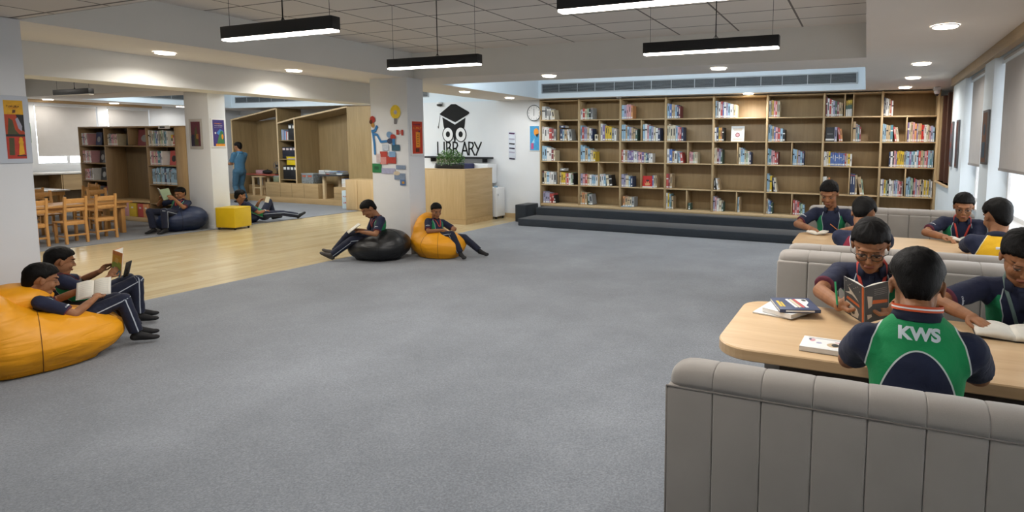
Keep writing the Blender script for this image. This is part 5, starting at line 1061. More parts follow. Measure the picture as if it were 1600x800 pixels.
def cloth_mat(name, base, accent, pipe='#c9cfd4', acc2=None, wpip=.0024):
    """main colour, accent where attr acc<0, piping where attr pip<0"""
    if name in MATS: return MATS[name]
    m, nt, b = nodes(name); vec = coords(nt); f = nz(nt, vec, 9, 4)
    def attr(n):
        a = nt.nodes.new('ShaderNodeAttribute'); a.attribute_name = n; return a.outputs['Fac']
    def lt(n): return math_n(nt, 'LESS_THAN', attr(n), 0.0)
    c = lin(base); col = ramp(nt, f, [(.3, tuple(x*.88 for x in c)), (.7, tuple(x*1.15 for x in c))])
    ca = lin(accent); cacc = ramp(nt, f, [(.3, tuple(x*.93 for x in ca)), (.7, tuple(min(1, x*1.07) for x in ca))])
    col = mix(nt, lt('acc'), col, cacc)
    for a_, b_ in (('pd1', 'pm1'), ('pd2', 'pm2')): col = mix(nt, math_n(nt, 'MULTIPLY', math_n(nt, 'LESS_THAN', math_n(nt, 'ABSOLUTE', attr(a_)), wpip), lt(b_)), col, lin(pipe))
    col = mix(nt, lt('cuf'), col, lin(acc2 or base))
    nt.links.new(col, b.inputs['Base Color']); b.inputs['Roughness'].default_value = .85; b.inputs['Sheen Weight'].default_value = .04
    w = nz(nt, vec, 11, 4, .55, .8); h = math_n(nt, 'ADD', math_n(nt, 'MULTIPLY', w, .9), math_n(nt, 'MULTIPLY', nz(nt, vec, 600, 2), .03)); bump(nt, b, h, .35, .02)
    MATS[name] = m; return m
NAVY = '#141c38'
shirt_green = cloth_mat('shirt navy green', NAVY, '#0e7a4c', '#aeb9bd', '#5c2435')
shirt_red = cloth_mat('shirt navy red', NAVY, '#7d1530', '#c9cfd4')
shirt_yel = cloth_mat('shirt navy yellow', NAVY, '#d9a80e', '#d8d0a8')
shirt_kws = cloth_mat('shirt green yoke', '#111c38', '#0b8a50', '#c3cfcd')
shirt_teal = cloth_mat('shirt teal', '#3c6681', '#3c6681', '#8fb6cc')
trous = cloth_mat('trousers navy', '#10172e', '#10172e', '#aab2bb', wpip=.0038)
trous_teal = cloth_mat('trousers teal', '#36596f', '#36596f', '#36596f')
sock_m = M('black sock', '#131316', .8); shoe_m = M('grey brown shoe', '#3a3634', .7)
frame_m = M('spectacle frame', '#1a1714', .35); red_lan = M('red lanyard', '#b5382a', .6); gry_lan = M('grey green lanyard', '#5f7470', .6)
def ik(a, c, l1, l2, pole):
    a = V(a); c = V(c); d = c-a; L = d.length; mx = (l1+l2)*.995
    if L > mx: c = a+d.normalized()*mx; d = c-a; L = mx
    u = d.normalized(); x = (l1*l1-l2*l2+L*L)/(2*L); h = math.sqrt(max(1e-6, l1*l1-x*x)); p = V(pole); p = (p-u*p.dot(u)).normalized()
    return a+u*x+p*h, c
def hand_shapes(q, w, d, n, side, s, curl=.5, spread=.12, thumb=.6):
    """wrist w, direction d, palm normal n, side +1 if the thumb is on +cross"""
    d = V(d).normalized(); n = V(n); n = (n-d*n.dot(d)).normalized(); t = d.cross(n)*side
    k = s
    q.ell(w+d*.042*k, (.040*k, .034*k, .0135*k), SK, (d, t, n), 14, 8)
    q.cap(w-d*.01*k, .022*k, w+d*.02*k, .024*k, SK, 12)
    for i, (off, L0, r) in enumerate(((.027, .072, .0082), (.0092, .080, .0086), (-.0088, .074, .0082), (-.026, .058, .0072))):
        base = w+d*(.072-.004*abs(i-1))*k+t*off*k; dirv = (d+t*off*spread*14).normalized(); p = base-dirv*.012*k; ang = curl*.55
        for j, f in enumerate((.48, .30, .24)):
            a_ = ang*(1, 2, 2.8)[j]; v = (dirv*math.cos(a_)+n*math.sin(a_)).normalized(); p2 = p+v*L0*f*k*(1.15 if j == 0 else 1); q.cap(p, r*k*(1-.1*j), p2, r*k*(.93-.1*j), SK, 9); p = p2
    b0 = w+d*.018*k+t*.024*k; v1 = (d*.62+t*.75+n*.25*thumb).normalized(); p1 = b0+v1*.036*k; v2 = (d*.95+t*(.35-.5*thumb)+n*.5*thumb).normalized(); p2 = p1+v2*.028*k; v3 = (d+t*(-.1-.5*thumb)+n*.6*thumb).normalized()
    q.cap(b0, .0125*k, p1, .0098*k, SK, 9); q.cap(p1, .0098*k, p2, .009*k, SK, 9); q.cap(p2, .0088*k, p2+v3*.02*k, .0068*k, SK, 9)
def person(label, pel, nb, hc, look, fwd, wl, wr_, al, ar, toeL, toeR, s=1.0, hs=None, eL=(0, 0, -1), eR=(0, 0, -1), kL=(0, 0, 1), kR=(0, 0, 1), shirt=shirt_green, trousers=trous, style='front', near=False,
           handL=None, handR=None, curl=.6, glasses=False, lanyard=None, shoes=sock_m, headup=None, bend=-.05, hairlen=1.0, group=None, shrug=0, shw=.148, text=None, straps=False, pants=True, belly=1.0, tilt=0, legs=True, shz=.88, slv=.80):
    pel, nb, hc = V(pel), V(nb), V(hc); fwd = V(fwd); look = V(look).normalized(); hs = hs or s
    U = (nb-pel); TL = U.length; U = U/TL; F = (fwd-U*fwd.dot(U)).normalized(); Rt = F.cross(U).normalized()
    g = thing('person', label, 'person', (pel.x, pel.y, 0), 0, group); org_ = V((pel.x, pel.y, 0))
    vox = .0042 if near else .0062
    mid = pel+U*TL*.45-F*(-bend)*1.0 if False else pel+U*TL*.45+F*bend
    def sp(t): return pel*(1-t)**2+mid*2*t*(1-t)+nb*t*t if False else (pel*(1-t)+nb*t+F*bend*4*t*(1-t)*.5)
    # shoulders, hips
    sh = {}; hip = {}
    for sd, k in ((-1, 'L'), (1, 'R')): sh[k] = sp(shz)+Rt*sd*shw*s+U*.0+F*shrug*.02; hip[k] = pel+Rt*sd*.082*s-U*.0
    la, lf, lt_, ls = .265*s, .235*s, .385*s, .37*s
    el = {}; wr = {}; kn = {}; an = {}
    el['L'], wr['L'] = ik(sh['L'], wl, la, lf, eL); el['R'], wr['R'] = ik(sh['R'], wr_, la, lf, eR)
    if legs: kn['L'], an['L'] = ik(hip['L'], al, lt_, ls, kL); kn['R'], an['R'] = ik(hip['R'], ar, lt_, ls, kR)
    # head frame
    hz = V(headup) if headup else V((0, 0, 1)); hx = look.cross(hz).normalized(); hz = hx.cross(look).normalized(); hy = look
    if tilt: rm = Matrix.Rotation(tilt, 3, hy); hx = rm @ hx; hz = rm @ hz
    HM = Matrix((hx, hy, hz)).transposed()
    def H(x, y, z): return hc+HM @ V((x, y, z))*hs
    ax = (hx, hy, hz); q = B()
    def he(c, r): q.ell(H(*c), tuple(v*hs for v in r), SK, ax, 22, 16)
    he((0, -.014, .028), (.073, .092, .080)); he((0, .014, -.022), (.062, .072, .080)); he((0, .034, -.078), (.042, .046, .034)); he((0, .056, -.094), (.024, .022, .018))
    he((0, .074, .034), (.05, .012, .010)); he((0, .083, -.056), (.024, .010, .0085)); he((0, .083, -.0515), (.018, .0115, .004)); he((0, .082, -.062), (.017, .0105, .0045))
    for sx in (-1, 1):
        he((sx*.075, -.010, -.002), (.008, .016, .027)); he((sx*.078, -.015, .006), (.0065, .012, .016)); he((sx*.036, .054, -.025), (.024, .022, .026)); he((sx*.031, .0685, .007), (.016, .0145, .0105)); he((sx*.0095, .092, -.023), (.0075, .009, .0065))
    q.cap(H(0, .077, .018), .0085*hs, H(0, .096, -.017), .0115*hs, SK, 10); he((0, .098, -.019), (.0105, .010, .009))
    q.tube([nb-U*.05*s, nb+U*.0, H(0, -.022, -.06), H(0, -.02, -.02)], [.058*s, .052*s, .049*hs, .05*hs], SK, 18)
    # torso and limbs under the clothes
    q.tube([sp(-.06), sp(.1), sp(.4), sp(.7), sp(.9), sp(.98)], [.10*s, .115*s, .10*s, .118*s, .115*s, .06*s], SK, 20, right=Rt, rb=[.07*s, .085*s, .075*s, .085*s, .065*s, .045*s])
    for k in 'LR':
        q.cap(sh[k], .043*s, el[k], .036*s, SK, 14); q.cap(el[k], .0365*s, wr[k]*.55+el[k]*.45, .034*s, SK, 14); q.cap(wr[k]*.55+el[k]*.45, .034*s, wr[k], .0245*s, SK, 14)
        if legs and pants: q.cap(hip[k], .06*s, kn[k], .045*s, SK, 12); q.cap(kn[k], .045*s, an[k], .034*s, SK, 12)
    for k, hnd, sd in (('L', handL, -1), ('R', handR, 1)):
        d, n = hnd if hnd else ((wr[k]-el[k]).normalized(), -V((0, 0, 1))); hand_shapes(q, wr[k], V(d), V(n), -sd, s*1.02, curl if not isinstance(curl, dict) else curl[k])
    me = solid(q, vox*(.82 if near else 1), 2 if not near else 3, 'body'); co = getco(me)
    rel = (co-np.array(hc))@np.array(HM)/hs; far_ = np.linalg.norm(rel-np.array([0, 0, 0]), axis=1) > .16; rel[far_] = (0, -.1, -.3); setattr_v(me, 'hl', rel); setco(me, co-np.array(org_))
    ob = bpy.data.objects.new('body', me); COL.objects.link(ob); ob.parent = g
    # shirt
    m = shirt; q = B()
    ts = [-.10, 0, .15, .35, .55, .72, .85, .93, 1.0]
    ra = [.132, .135, .130, .128, .135, .146, .142, .115, .068]; rb = [.095, .100, .099, .096, .102, .104, .09, .072, .056]
    q.tube([sp(t) for t in ts], [r*s for r in ra], m, 28, right=Rt, rb=[r*s*belly for r in rb])
    q.cap(sh['L']-U*.0, .056*s, sh['R']-U*.0, .056*s, m, 16)
    for k in 'LR':
        e = sh[k].lerp(el[k], slv); q.cap(sh[k], .060*s, sh[k].lerp(el[k], .4), .057*s, m, 18); q.tube([sh[k].lerp(el[k], .2), sh[k].lerp(el[k], .5), e], [.058*s, .057*s, .058*s], m, 20)
        q.cap(sp(.72)+Rt*(.09 if k == 'R' else -.09)*s, .062*s, sh[k], .058*s, m, 14)
    me = solid(q, .0062 if near else .0085, 6, 'shirt'); co = getco(me)
    rel = co-np.array(pel); v = rel@np.array(U)/TL; u = np.abs(rel@np.array(Rt))/s; w = rel@np.array(F)/s; us = rel@np.array(Rt)/s
    ur = np.interp(v, [0, .55, .66, .8, 1.0], [.2, .2, .142, .112, .062]); drag = u-ur
    cuf = np.full(len(co), 1.0); pd2 = np.full(len(co), 1.0); pm2 = np.full(len(co), 1.0)
    if style == 'kws': ur = np.interp(v, [0, .5, .60, .72, .85, .95, 1.0], [.2, .2, .158, .150, .132, .105, .075]); drag = u-ur
    for k in 'LR':
        a = np.array(sh[k]); b2 = np.array(el[k]); d = b2-a; L = np.linalg.norm(d); d = d/L; t = (co-a)@d; dist = np.linalg.norm(co-a-np.outer(np.clip(t, 0, L), d), axis=1)
        inn = dist < .072*s; darm = np.where(inn, (t-.035*s)/s, -1); drag = np.maximum(drag, darm); cuf = np.where(inn & (t > 0), np.minimum(cuf, .765/.8*slv*L-t), cuf)
    if style == 'front':
        uin = np.interp(v, [0, .35, .6, .8, .93, 1.0], [.085, .078, .072, .088, .075, .055]); acc = np.maximum(drag, uin-u); acc = np.maximum(acc, (v-.86)*.5); pd1 = u-uin; pm1 = np.maximum(drag, v-.97)
    elif style == 'yellow': acc = drag.copy(); acc = np.where(w > .03, np.maximum(acc, .06-u), acc); pd1 = drag; pm1 = np.where(v > .1, -1., 1.)
    elif style == 'kws':
        vy = v*TL/s-.06; f_ = np.sqrt((us/.146)**2+(vy/.405)**2); gr = np.sqrt((us/.146**2)**2+(vy/.405**2)**2)/np.maximum(f_, .01); e = (f_-1)/np.maximum(gr, .5); acc = np.maximum(drag, -e); pd1 = e; pm1 = drag; pd2 = drag; pm2 = .45-v
    else: acc = np.full(len(co), 1.); pd1 = drag; pm1 = .72-v
    setattr_f(me, 'acc', acc); setattr_f(me, 'pd1', pd1); setattr_f(me, 'pm1', pm1); setattr_f(me, 'pd2', pd2); setattr_f(me, 'pm2', pm2); setattr_f(me, 'cuf', np.minimum(cuf+.0, 1) if True else cuf)
    # cloth folds
    nrm = np.empty(len(co)*3, np.float32); me.vertices.foreach_get('normal', nrm); nrm = nrm.reshape(-1, 3); amp = .0045*s
    fold = np.array([noise.noise(V((p[0]*9+3, p[1]*9, p[2]*16)))+.5*noise.noise(V((p[0]*22, p[1]*22, p[2]*30))) for p in co]); co = co+nrm*(fold*amp)[:, None]
    bv = BVHTree.FromPolygons([V(c) for c in co], [tuple(p.vertices) for p in me.polygons]); setco(me, co-np.array(org_))
    ob = bpy.data.objects.new('shirt', me); COL.objects.link(ob); ob.parent = g; me.materials.clear(); me.materials.append(m)
    def surf(uu, vv, front=1, off=.004):
        c = sp(vv)+Rt*uu*s; h = bv.ray_cast(c+F*front*.4, -F*front); return (h[0]+F*front*off) if h[0] else None
    # collar
    q = B(); n = 26; pts = []
    ncx = nb+(H(0, -.02, -.06)-nb)*.25
    for i in range(n+1):
        a = R(-62)+R(304)*i/n+R(90)+R(-0)   # open at the front
        a = R(90+30)+R(300)*i/n; dr = Rt*math.cos(a)+F*math.sin(a); pts.append((dr, a))
    vs_ = []
    for dr, a in pts:
        c0 = nb-U*.008*s; fr = dr.dot(F); dn = .006*(1 if fr > .3 else 0)
        vs_ += [c0+dr*.059*s+U*.030*s*(1-.25*max(0, fr))-org_, c0+dr*.066*s+U*.026*s*(1-.25*max(0, fr))-org_, c0+dr*(.083+.004*max(0, fr))*s-U*(.012+.012*max(0, fr))*s-org_, c0+dr*(.076+.004*max(0, fr))*s-U*(.016+.012*max(0, fr))*s-org_]
    fs = [(4*i+j, 4*i+(j+1) % 4, 4*i+4+(j+1) % 4, 4*i+4+j) for i in range(n) for j in range(4)]+[(3, 2, 1, 0), (4*n, 4*n+1, 4*n+2, 4*n+3)]
    q.faces(vs_, fs, M('collar '+m.name, {'shirt teal': '#3a7297'}.get(m.name, '#0f1730'), .85), True); q.obj('collar', g)
    # placket and buttons
    if style == 'front' and near:
        q = B(); pp = [surf(0, vv, 1, .001) for vv in (.93, .86, .8, .74, .68)]; pp = [p-org_ for p in pp if p]
        if len(pp) > 2: q.tube(pp, .013*s, m if False else M('placket', '#111931', .85), 10, right=Rt, rb=[.002]*len(pp)); q.obj('placket', g)
    # lanyard
    if lanyard:
        q = B(); w_ = .0085*s
        for sd in (-1, 1):
            pp = [nb-F*.052*s+U*.022*s, nb+Rt*sd*.05*s-F*.035*s+U*.03*s, nb+Rt*sd*.066*s+U*.018*s+F*.01*s]
            pp += [p for p in (surf(sd*.062, .92, 1, .005), surf(sd*.05, .82, 1, .005), surf(sd*.034, .68, 1, .005), surf(sd*.02, .55, 1, .005), surf(sd*.006, .46, 1, .005)) if p]
            q.tube([p-org_ for p in pp], [w_]*len(pp), lanyard, 8, right=Rt, rb=[.0012]*len(pp))
        q.obj('lanyard', g)
    # trousers
    if legs:
        q = B(); m2 = trousers
        q.ell(pel-U*.01*s, (.142*s, .108*s, .11*s), m2, (Rt, F, U), 22, 14)
        for k in 'LR':
            q.cap(hip[k], .086*s, kn[k], .063*s, m2, 20); q.tube([kn[k], kn[k].lerp(an[k], .5), kn[k].lerp(an[k], .94)], [.062*s, .060*s, .058*s], m2, 20); q.ell(kn[k], .064*s, m2)
        me = solid(q, .0085 if not near else .008, 4, 'trousers'); co = getco(me); best = np.full(len(co), 9.); pip = np.full(len(co), 1.); pmk = np.full(len(co), 1.)
        for sd, k in ((-1, 'L'), (1, 'R')):
            for a, b2 in ((hip[k], kn[k]), (kn[k], an[k])):
                a_ = np.array(a); d = np.array((b2-a).normalized()); L = (b2-a).length; t = np.clip((co-a_)@d, 0, L); off = co-a_-np.outer(t, d); dist = np.linalg.norm(off, axis=1)
                o_ = Rt*sd; dv = V(d); o_ = (o_-dv*o_.dot(dv)).normalized(); k_ = dv.cross(o_); pv = off@np.array(k_); sel = dist < best; pip = np.where(sel, pv, pip); pmk = np.where(sel, -(off@np.array(o_)), pmk); best = np.where(sel, dist, best)
        setattr_f(me, 'acc', np.full(len(co), 1.)); setattr_f(me, 'cuf', np.full(len(co), 1.)); setattr_f(me, 'pd1', pip); setattr_f(me, 'pm1', pmk); setattr_f(me, 'pd2', np.full(len(co), 1.)); setattr_f(me, 'pm2', np.full(len(co), 1.))
        nrm = np.empty(len(co)*3, np.float32); me.vertices.foreach_get('normal', nrm); nrm = nrm.reshape(-1, 3)
        fold = np.array([noise.noise(V((p[0]*12, p[1]*12, p[2]*12)))+.6*noise.noise(V((p[0]*30, p[1]*30, p[2]*30))) for p in co]); co = co+nrm*(fold*.004)[:, None]
        setco(me, co-np.array(org_)); me.materials.clear(); me.materials.append(m2); ob = bpy.data.objects.new('trousers', me); COL.objects.link(ob); ob.parent = g
        for k, td in (('L', V(toeL)), ('R', V(toeR))):
            q = B(); td = td.normalized(); a = an[k]; dn = (a-kn[k]).normalized(); sole = dn-td*dn.dot(td); sole = sole.normalized() if sole.length > .05 else V((0, 0, -1))
            q.cap(a-dn*.05*s, .036*s, a+dn*.01*s, .036*s, shoes, 14); hl = a+sole*.030*s-td*.022*s; q.ell(hl, (.036*s, .034*s, .036*s), shoes)
            q.cap(a+sole*.012*s+td*.01*s, .037*s, a+sole*.040*s+td*.11*s, .030*s, shoes, 14); q.ell(a+sole*.042*s+td*.13*s, (.052*s, .042*s, .024*s), shoes, (td, td.cross(sole), sole), 16, 10); q.cap(hl+sole*.01*s, .028*s, a+sole*.045*s+td*.1*s, .024*s, shoes)
            me = solid(q, .007, 4, 'shoe'); co = getco(me); setco(me, co-np.array(org_)); ob = bpy.data.objects.new('shoe' if shoes is shoe_m else 'sock', me); COL.objects.link(ob); ob.parent = g
    # hair
    q = B(); nA, nE = 72, 44; vs_ = []; c0 = (0, -.014, .028)
    for i in range(nE+1):
        elv = -math.pi/2+math.pi*i/nE
        for j in range(nA):
            az = 2*math.pi*j/nA; adeg = abs((math.degrees(az)+180) % 360-180); ed = math.degrees(elv)
            hl_ = np.interp(adeg, [0, 25, 50, 68, 82, 100, 125, 150, 180], [24, 22, 17, 8, -16, -4, -40, -52, -56]) if hairlen >= 1 else np.interp(adeg, [0, 40, 60, 80, 95, 125, 150, 180], [33, 30, 22, 0, 6, -38, -50, -54])
            jag = 3.5*noise.noise(V((az*7, 0, hs*3+pel.x))); bk_ = min(1, max(0, (adeg-85)/50)); wd = 9+20*bk_; k_ = min(1, max(0, (ed-hl_-jag)/wd)); k_ = k_*k_*(3-2*k_)
            T = .0065+.017*max(0, math.sin(elv+.12))**.8; pc_ = max(0, math.cos(elv))**.7; T *= 1+pc_*(.22*noise.noise(V((az*3+pel.x*5, elv*4, 1)))+.14*noise.noise(V((az*16, elv*5, 4))))
            rr_ = (.073, .092-.0*bk_, .080+(.066*bk_ if elv < 0 else 0)); d = (math.sin(az)*math.cos(elv), math.cos(az)*math.cos(elv), math.sin(elv)); th = T*k_-.014*(1-k_)
            vs_.append(H(c0[0]+d[0]*(rr_[0]+th), c0[1]+d[1]*(rr_[1]+th), c0[2]+d[2]*(rr_[2]+th))-org_)
    fs = [(i*nA+j, i*nA+(j+1) % nA, (i+1)*nA+(j+1) % nA, (i+1)*nA+j) for i in range(nE) for j in range(nA)]
    q.faces(vs_, fs, HAIR, True); bmesh.ops.remove_doubles(q.bm, verts=q.bm.verts[:], dist=1e-5); q.obj('hair', g)
    if glasses:
        q = B(); r = .0016*hs
        for sx in (-1, 1):
            loop = [H(sx*.032+.0235*math.copysign(abs(math.cos(a))**.6, math.cos(a)), .0905-.012*abs(math.cos(a))*(1 if math.cos(a)*sx > 0 else .3), .004+.0165*math.copysign(abs(math.sin(a))**.7, math.sin(a)))-org_ for a in [2*math.pi*i/24 for i in range(25)]]
            q.tube(loop, r, frame_m, 6, caps=False); q.tube([H(sx*.0555, .079, .008)-org_, H(sx*.078, .06, .009)-org_, H(sx*.083, -.005, .006)-org_], r, frame_m, 6)
        q.tube([H(-.009, .093, .008)-org_, H(0, .100, .012)-org_, H(.009, .093, .008)-org_], r, frame_m, 6); q.obj('glasses', g)
        for sx in (-1, 1): q = B(); q.faces([H(sx*.032+.022*math.copysign(abs(math.cos(a))**.6, math.cos(a)), .0895-.011*abs(math.cos(a))*(1 if math.cos(a)*sx > 0 else .3), .004+.0155*math.copysign(abs(math.sin(a))**.7, math.sin(a)))-org_ for a in [2*math.pi*i/20 for i in range(20)]], [tuple(range(20))], M('lens glass', '#ffffff', .05, trans=1, var=0)); q.obj('lens', g)
    return dict(g=g, surf=surf, org=org_, sh=sh, el=el, wr=wr, H=H, U=U, F=F, Rt=Rt, sp=sp, bv=bv, nb=nb, s=s, HM=HM, hs=hs)
def sleeve_mark(P, k='L', t=.62):
    a, b2 = P['sh'][k], P['el'][k]; d = (b2-a).normalized(); c = a.lerp(b2, t); sd = 1 if k == 'R' else -1
    out = (P['Rt']*sd*.6+P['F']*.8); out = (out-d*out.dot(d)).normalized(); tt = d.cross(out); q = B()
    for i in range(7):
        o_ = c+tt*(i-3)*.0075+out*.2; h = P['bv'].ray_cast(o_, -out)
        if h[0]:
            p = h[0]+out*.001-P['org']; q.faces([p-tt*.0028-d*.004*(1+(i % 3 == 0)), p+tt*.0028-d*.004*(1+(i % 2)), p+tt*.0028+d*.004, p-tt*.0028+d*.004], [(0, 1, 2, 3)], M('sleeve print', '#d7dbe0', .6))
    q.obj('sleeve_print', P['g'])
# ---- seven at the tables
def n_(v): return V(v).normalized()
KW = person('person seen from behind in a navy and green shirt with white back lettering', (.175, 1.99, .515), (.172, 2.075, 1.07), (.174, 2.17, 1.13), (0, .90, -.44), (0, 1, 0), (.07, 2.46, .80), (.29, 2.46, .80), (.12, 2.35, .10), (.30, 2.35, .10), (0, 1, 0), (0, 1, 0),
    s=.98, hs=1.03, eL=(-1, .1, -.8), eR=(1, .1, -.8), shirt=shirt_kws, style='kws', near=True, lanyard=None, handL=((.5, .7, 0), (0, 0, -1)), handR=((-.5, .7, 0), (0, 0, -1)), hairlen=.5, shw=.148, shz=.82, slv=.66, bend=-.045, kL=(0, 0, 1), kR=(0, 0, 1))
# striped ribbon round the collar and the lettering on the back
P = KW; q = B(); ptsr = []
for i in range(23):
    a = R(150)+R(240)*i/22; dr = P['Rt']*math.cos(a)+P['F']*math.sin(a); ptsr.append(P['nb']+dr*.073*P['s']+P['U']*.012-P['org'])
org2 = M('orange ribbon', '#d2521f', .6)
def band(q, pts, u0, u1, m, U, o=0):
    vs_ = []
    for p in pts: c = V((0, 0, 0)); vs_ += [p+U*u0, p+U*u1]
    n = len(pts); q.faces(vs_, [(2*i, 2*i+2, 2*i+3, 2*i+1) for i in range(n-1)], m, True)
for k, (a, b2, m) in enumerate(((-.0, .006, org2), (.006, .011, white_m), (.011, .018, org2))):
    q = B(); band(q, [p+(p+P['org']-P['nb']).normalized()*(.004-.012*(a)) for p in ptsr], a-.004, b2-.004, m, P['U']); q.obj('ribbon', P['g'])
cu = bpy.data.curves.new('kws', 'FONT'); cu.body = 'KWS'; cu.size = .072; cu.align_x = 'CENTER'; cu.offset = .0034; to = bpy.data.objects.new('tmp', cu); COL.objects.link(to)
dg = bpy.context.evaluated_depsgraph_get(); tm = bpy.data.meshes.new_from_object(to.evaluated_get(dg)); bpy.data.objects.remove(to)
bmx = bmesh.new(); bmx.from_mesh(tm); bmesh.ops.triangulate(bmx, faces=bmx.faces[:])
for _ in range(3): bmesh.ops.subdivide_edges(bmx, edges=[e for e in bmx.edges if e.calc_length() > .008], cuts=1, use_grid_fill=False); bmesh.ops.triangulate(bmx, faces=bmx.faces[:])
for v in bmx.verts:
    c = P['sp'](.855)+P['Rt']*v.co.x*.76+P['U']*(v.co.y-.028)*.70+P['U']*.028; h = P['bv'].ray_cast(c-P['F']*.4, P['F']); v.co = ((h[0] if h[0] else c)-P['F']*.0022)-P['org']
tm2 = bpy.data.meshes.new('back_lettering'); bmx.to_mesh(tm2); tm2.materials.append(M('print white', '#c9d6dc', .6)); bt = bpy.data.objects.new('back_lettering', tm2); COL.objects.link(bt); bt.parent = P['g']
GL = person('person in glasses and orange lanyard reading a dark comic book', (.07, 3.60, .515), (.055, 3.48, .945), (.042, 3.38, 1.07), (-.05, -.86, -.50), (0, -1, 0), (.135, 3.0, .825), (-.085, 3.02, .825), (.16, 3.2, .1), (-.02, 3.2, .1), (0, -1, 0), (0, -1, 0),
    s=1.06, hs=1.16, eL=(1, .3, -.18), eR=(-1, .3, -.18), near=True, glasses=True, lanyard=red_lan, handL=((-.6, -.3, .65), (-.55, .3, -.2)), handR=((.6, -.35, .6), (.6, .3, -.3)), curl=1.0, shw=.155)
sleeve_mark(GL, 'R', .66)
RB = person('person with a grey lanyard, hand on an open book, by the window', (.77, 3.62, .515), (.745, 3.50, .925), (.725, 3.40, 1.055), (.05, -.80, -.58), (0, -1, 0), (.86, 3.10, .80), (.485, 3.16, .80), (.84, 3.2, .1), (.68, 3.2, .1), (0, -1, 0), (0, -1, 0),
    s=1.02, hs=1.12, eL=(.2, .5, -.9), eR=(-1, .4, -.15), near=True, lanyard=gry_lan, handR=((.55, -.75, -.1), (0, 0, -1)), handL=((-.3, -.9, 0), (0, 0, -1)), curl=.25, shw=.155)
sleeve_mark(RB, 'R', .66)
FN = person('person in navy looking down at the far table, nearest the bookcase', (-.30, 6.42, .515), (-.305, 6.36, .965), (-.325, 6.28, 1.115), (-.15, -.88, -.48), (.0, -1, 0), (-.17, 6.02, .79), (-.47, 6.02, .79), (-.2, 6.0, .1), (-.4, 6.0, .1), (0, -1, 0), (0, -1, 0), s=1.0, hs=1.08, eL=(1, .3, -.2), eR=(-1, .3, -.2), handL=((-.5, -.6, 0), (0, 0, -1)), handR=((.5, -.6, 0), (0, 0, -1)))
FG = person('person in glasses with an orange lanyard at the far table by the window', (.84, 6.42, .515), (.86, 6.34, .92), (.855, 6.25, 1.04), (-.1, -.93, -.36), (0, -1, 0), (.98, 5.98, .79), (.68, 5.98, .79), (.95, 6.0, .1), (.75, 6.0, .1), (0, -1, 0), (0, -1, 0), s=1.0, hs=1.06, eL=(.1, .5, -.9), eR=(-1, .3, -.2), glasses=True, lanyard=red_lan, handL=((-.5, -.6, 0), (0, 0, -1)), handR=((.5, -.6, 0), (0, 0, -1)))
sleeve_mark(FG, 'R'); sleeve_mark(FN, 'R')
RD = person('person seen from behind in navy with dark red panels, bent over a table', (.0, 4.66, .53), (.0, 4.84, .95), (.0, 4.98, 1.065), (.25, .75, -.62), (0, 1, 0), (-.12, 5.36, .79), (.15, 5.36, .79), (-.08, 5.1, .1), (.1, 5.1, .1), (0, 1, 0), (0, 1, 0), s=1.0, hs=1.08, eL=(-1, -.1, -.4), eR=(1, -.1, -.4), shirt=shirt_red, handL=((.3, .8, 0), (0, 0, -1)), handR=((-.3, .8, 0), (0, 0, -1)), shw=.16)
YL = person('person from behind in a navy and yellow shirt at the far table by the window', (.88, 4.70, .53), (.885, 4.88, .965), (.895, 4.97, 1.09), (-.35, .88, -.3), (0, 1, 0), (.76, 5.36, .79), (1.0, 5.36, .79), (.8, 5.1, .1), (.96, 5.1, .1), (0, 1, 0), (0, 1, 0), s=1.0, hs=1.10, eL=(-1, -.1, -.4), eR=(.6, -.1, -.5), shirt=shirt_yel, style='yellow', handL=((.3, .8, 0), (0, 0, -1)), handR=((-.3, .8, 0), (0, 0, -1)), shw=.15)
q = B(); pp = [YL['surf'](x, .74, -1, .002) for x in (-.03, -.01, .01, .03)]; pp = [p-YL['org'] for p in pp if p]
if len(pp) > 2: q.tube(pp, .012, white_m, 8, right=(0, 0, 1), rb=[.001]*len(pp)); q.obj('back_print', YL['g'])
# ---- seven on the floor side
L1 = person('person on the large orange bean bag writing on white paper', (-5.42, 2.40, .27), (-5.46, 2.20, .495), (-5.455, 2.27, .60), (.18, .93, -.30), (.12, .95, .3), (-5.52, 2.54, .47), (-5.29, 2.50, .43), (-5.36, 2.80, .10), (-5.22, 2.72, .10), (.3, .95, -.1), (.5, .85, -.1), s=.80, hs=.98, eL=(-.8, -.2, -.5), eR=(.7, -.2, -.7), lanyard=red_lan, shoes=sock_m, near=True, kL=(.0, .25, 1), kR=(.1, .3, 1), handR=((-.6, .6, .35), (-.4, .3, -.8)), handL=((.6, .7, .2), (.3, .2, -.9)), curl={'L': .3, 'R': 1.2}, bend=-.04, shw=.15)
sleeve_mark(L1, 'R', .7)
L2 = person('person on the dark bean bag by the front pillar holding up a yellow picture book', (-5.98, 2.80, .25), (-6.02, 2.58, .52), (-6.0, 2.625, .625), (.15, .95, -.25), (.12, .95, .3), (-5.98, 2.88, .50), (-5.82, 2.86, .47), (-5.97, 3.14, .09), (-5.82, 3.05, .09), (.3, .95, -.1), (.5, .85, -.1), s=.82, hs=.96, eL=(-.8, -.2, -.4), eR=(.7, -.2, -.7), lanyard=red_lan, shoes=sock_m, near=True, kL=(0, .25, 1), kR=(.1, .3, 1), handR=((.1, .6, .8), (-.5, .4, .2)), handL=((.2, .6, .8), (.5, .4, .2)), curl=.9, bend=-.04, shw=.15)
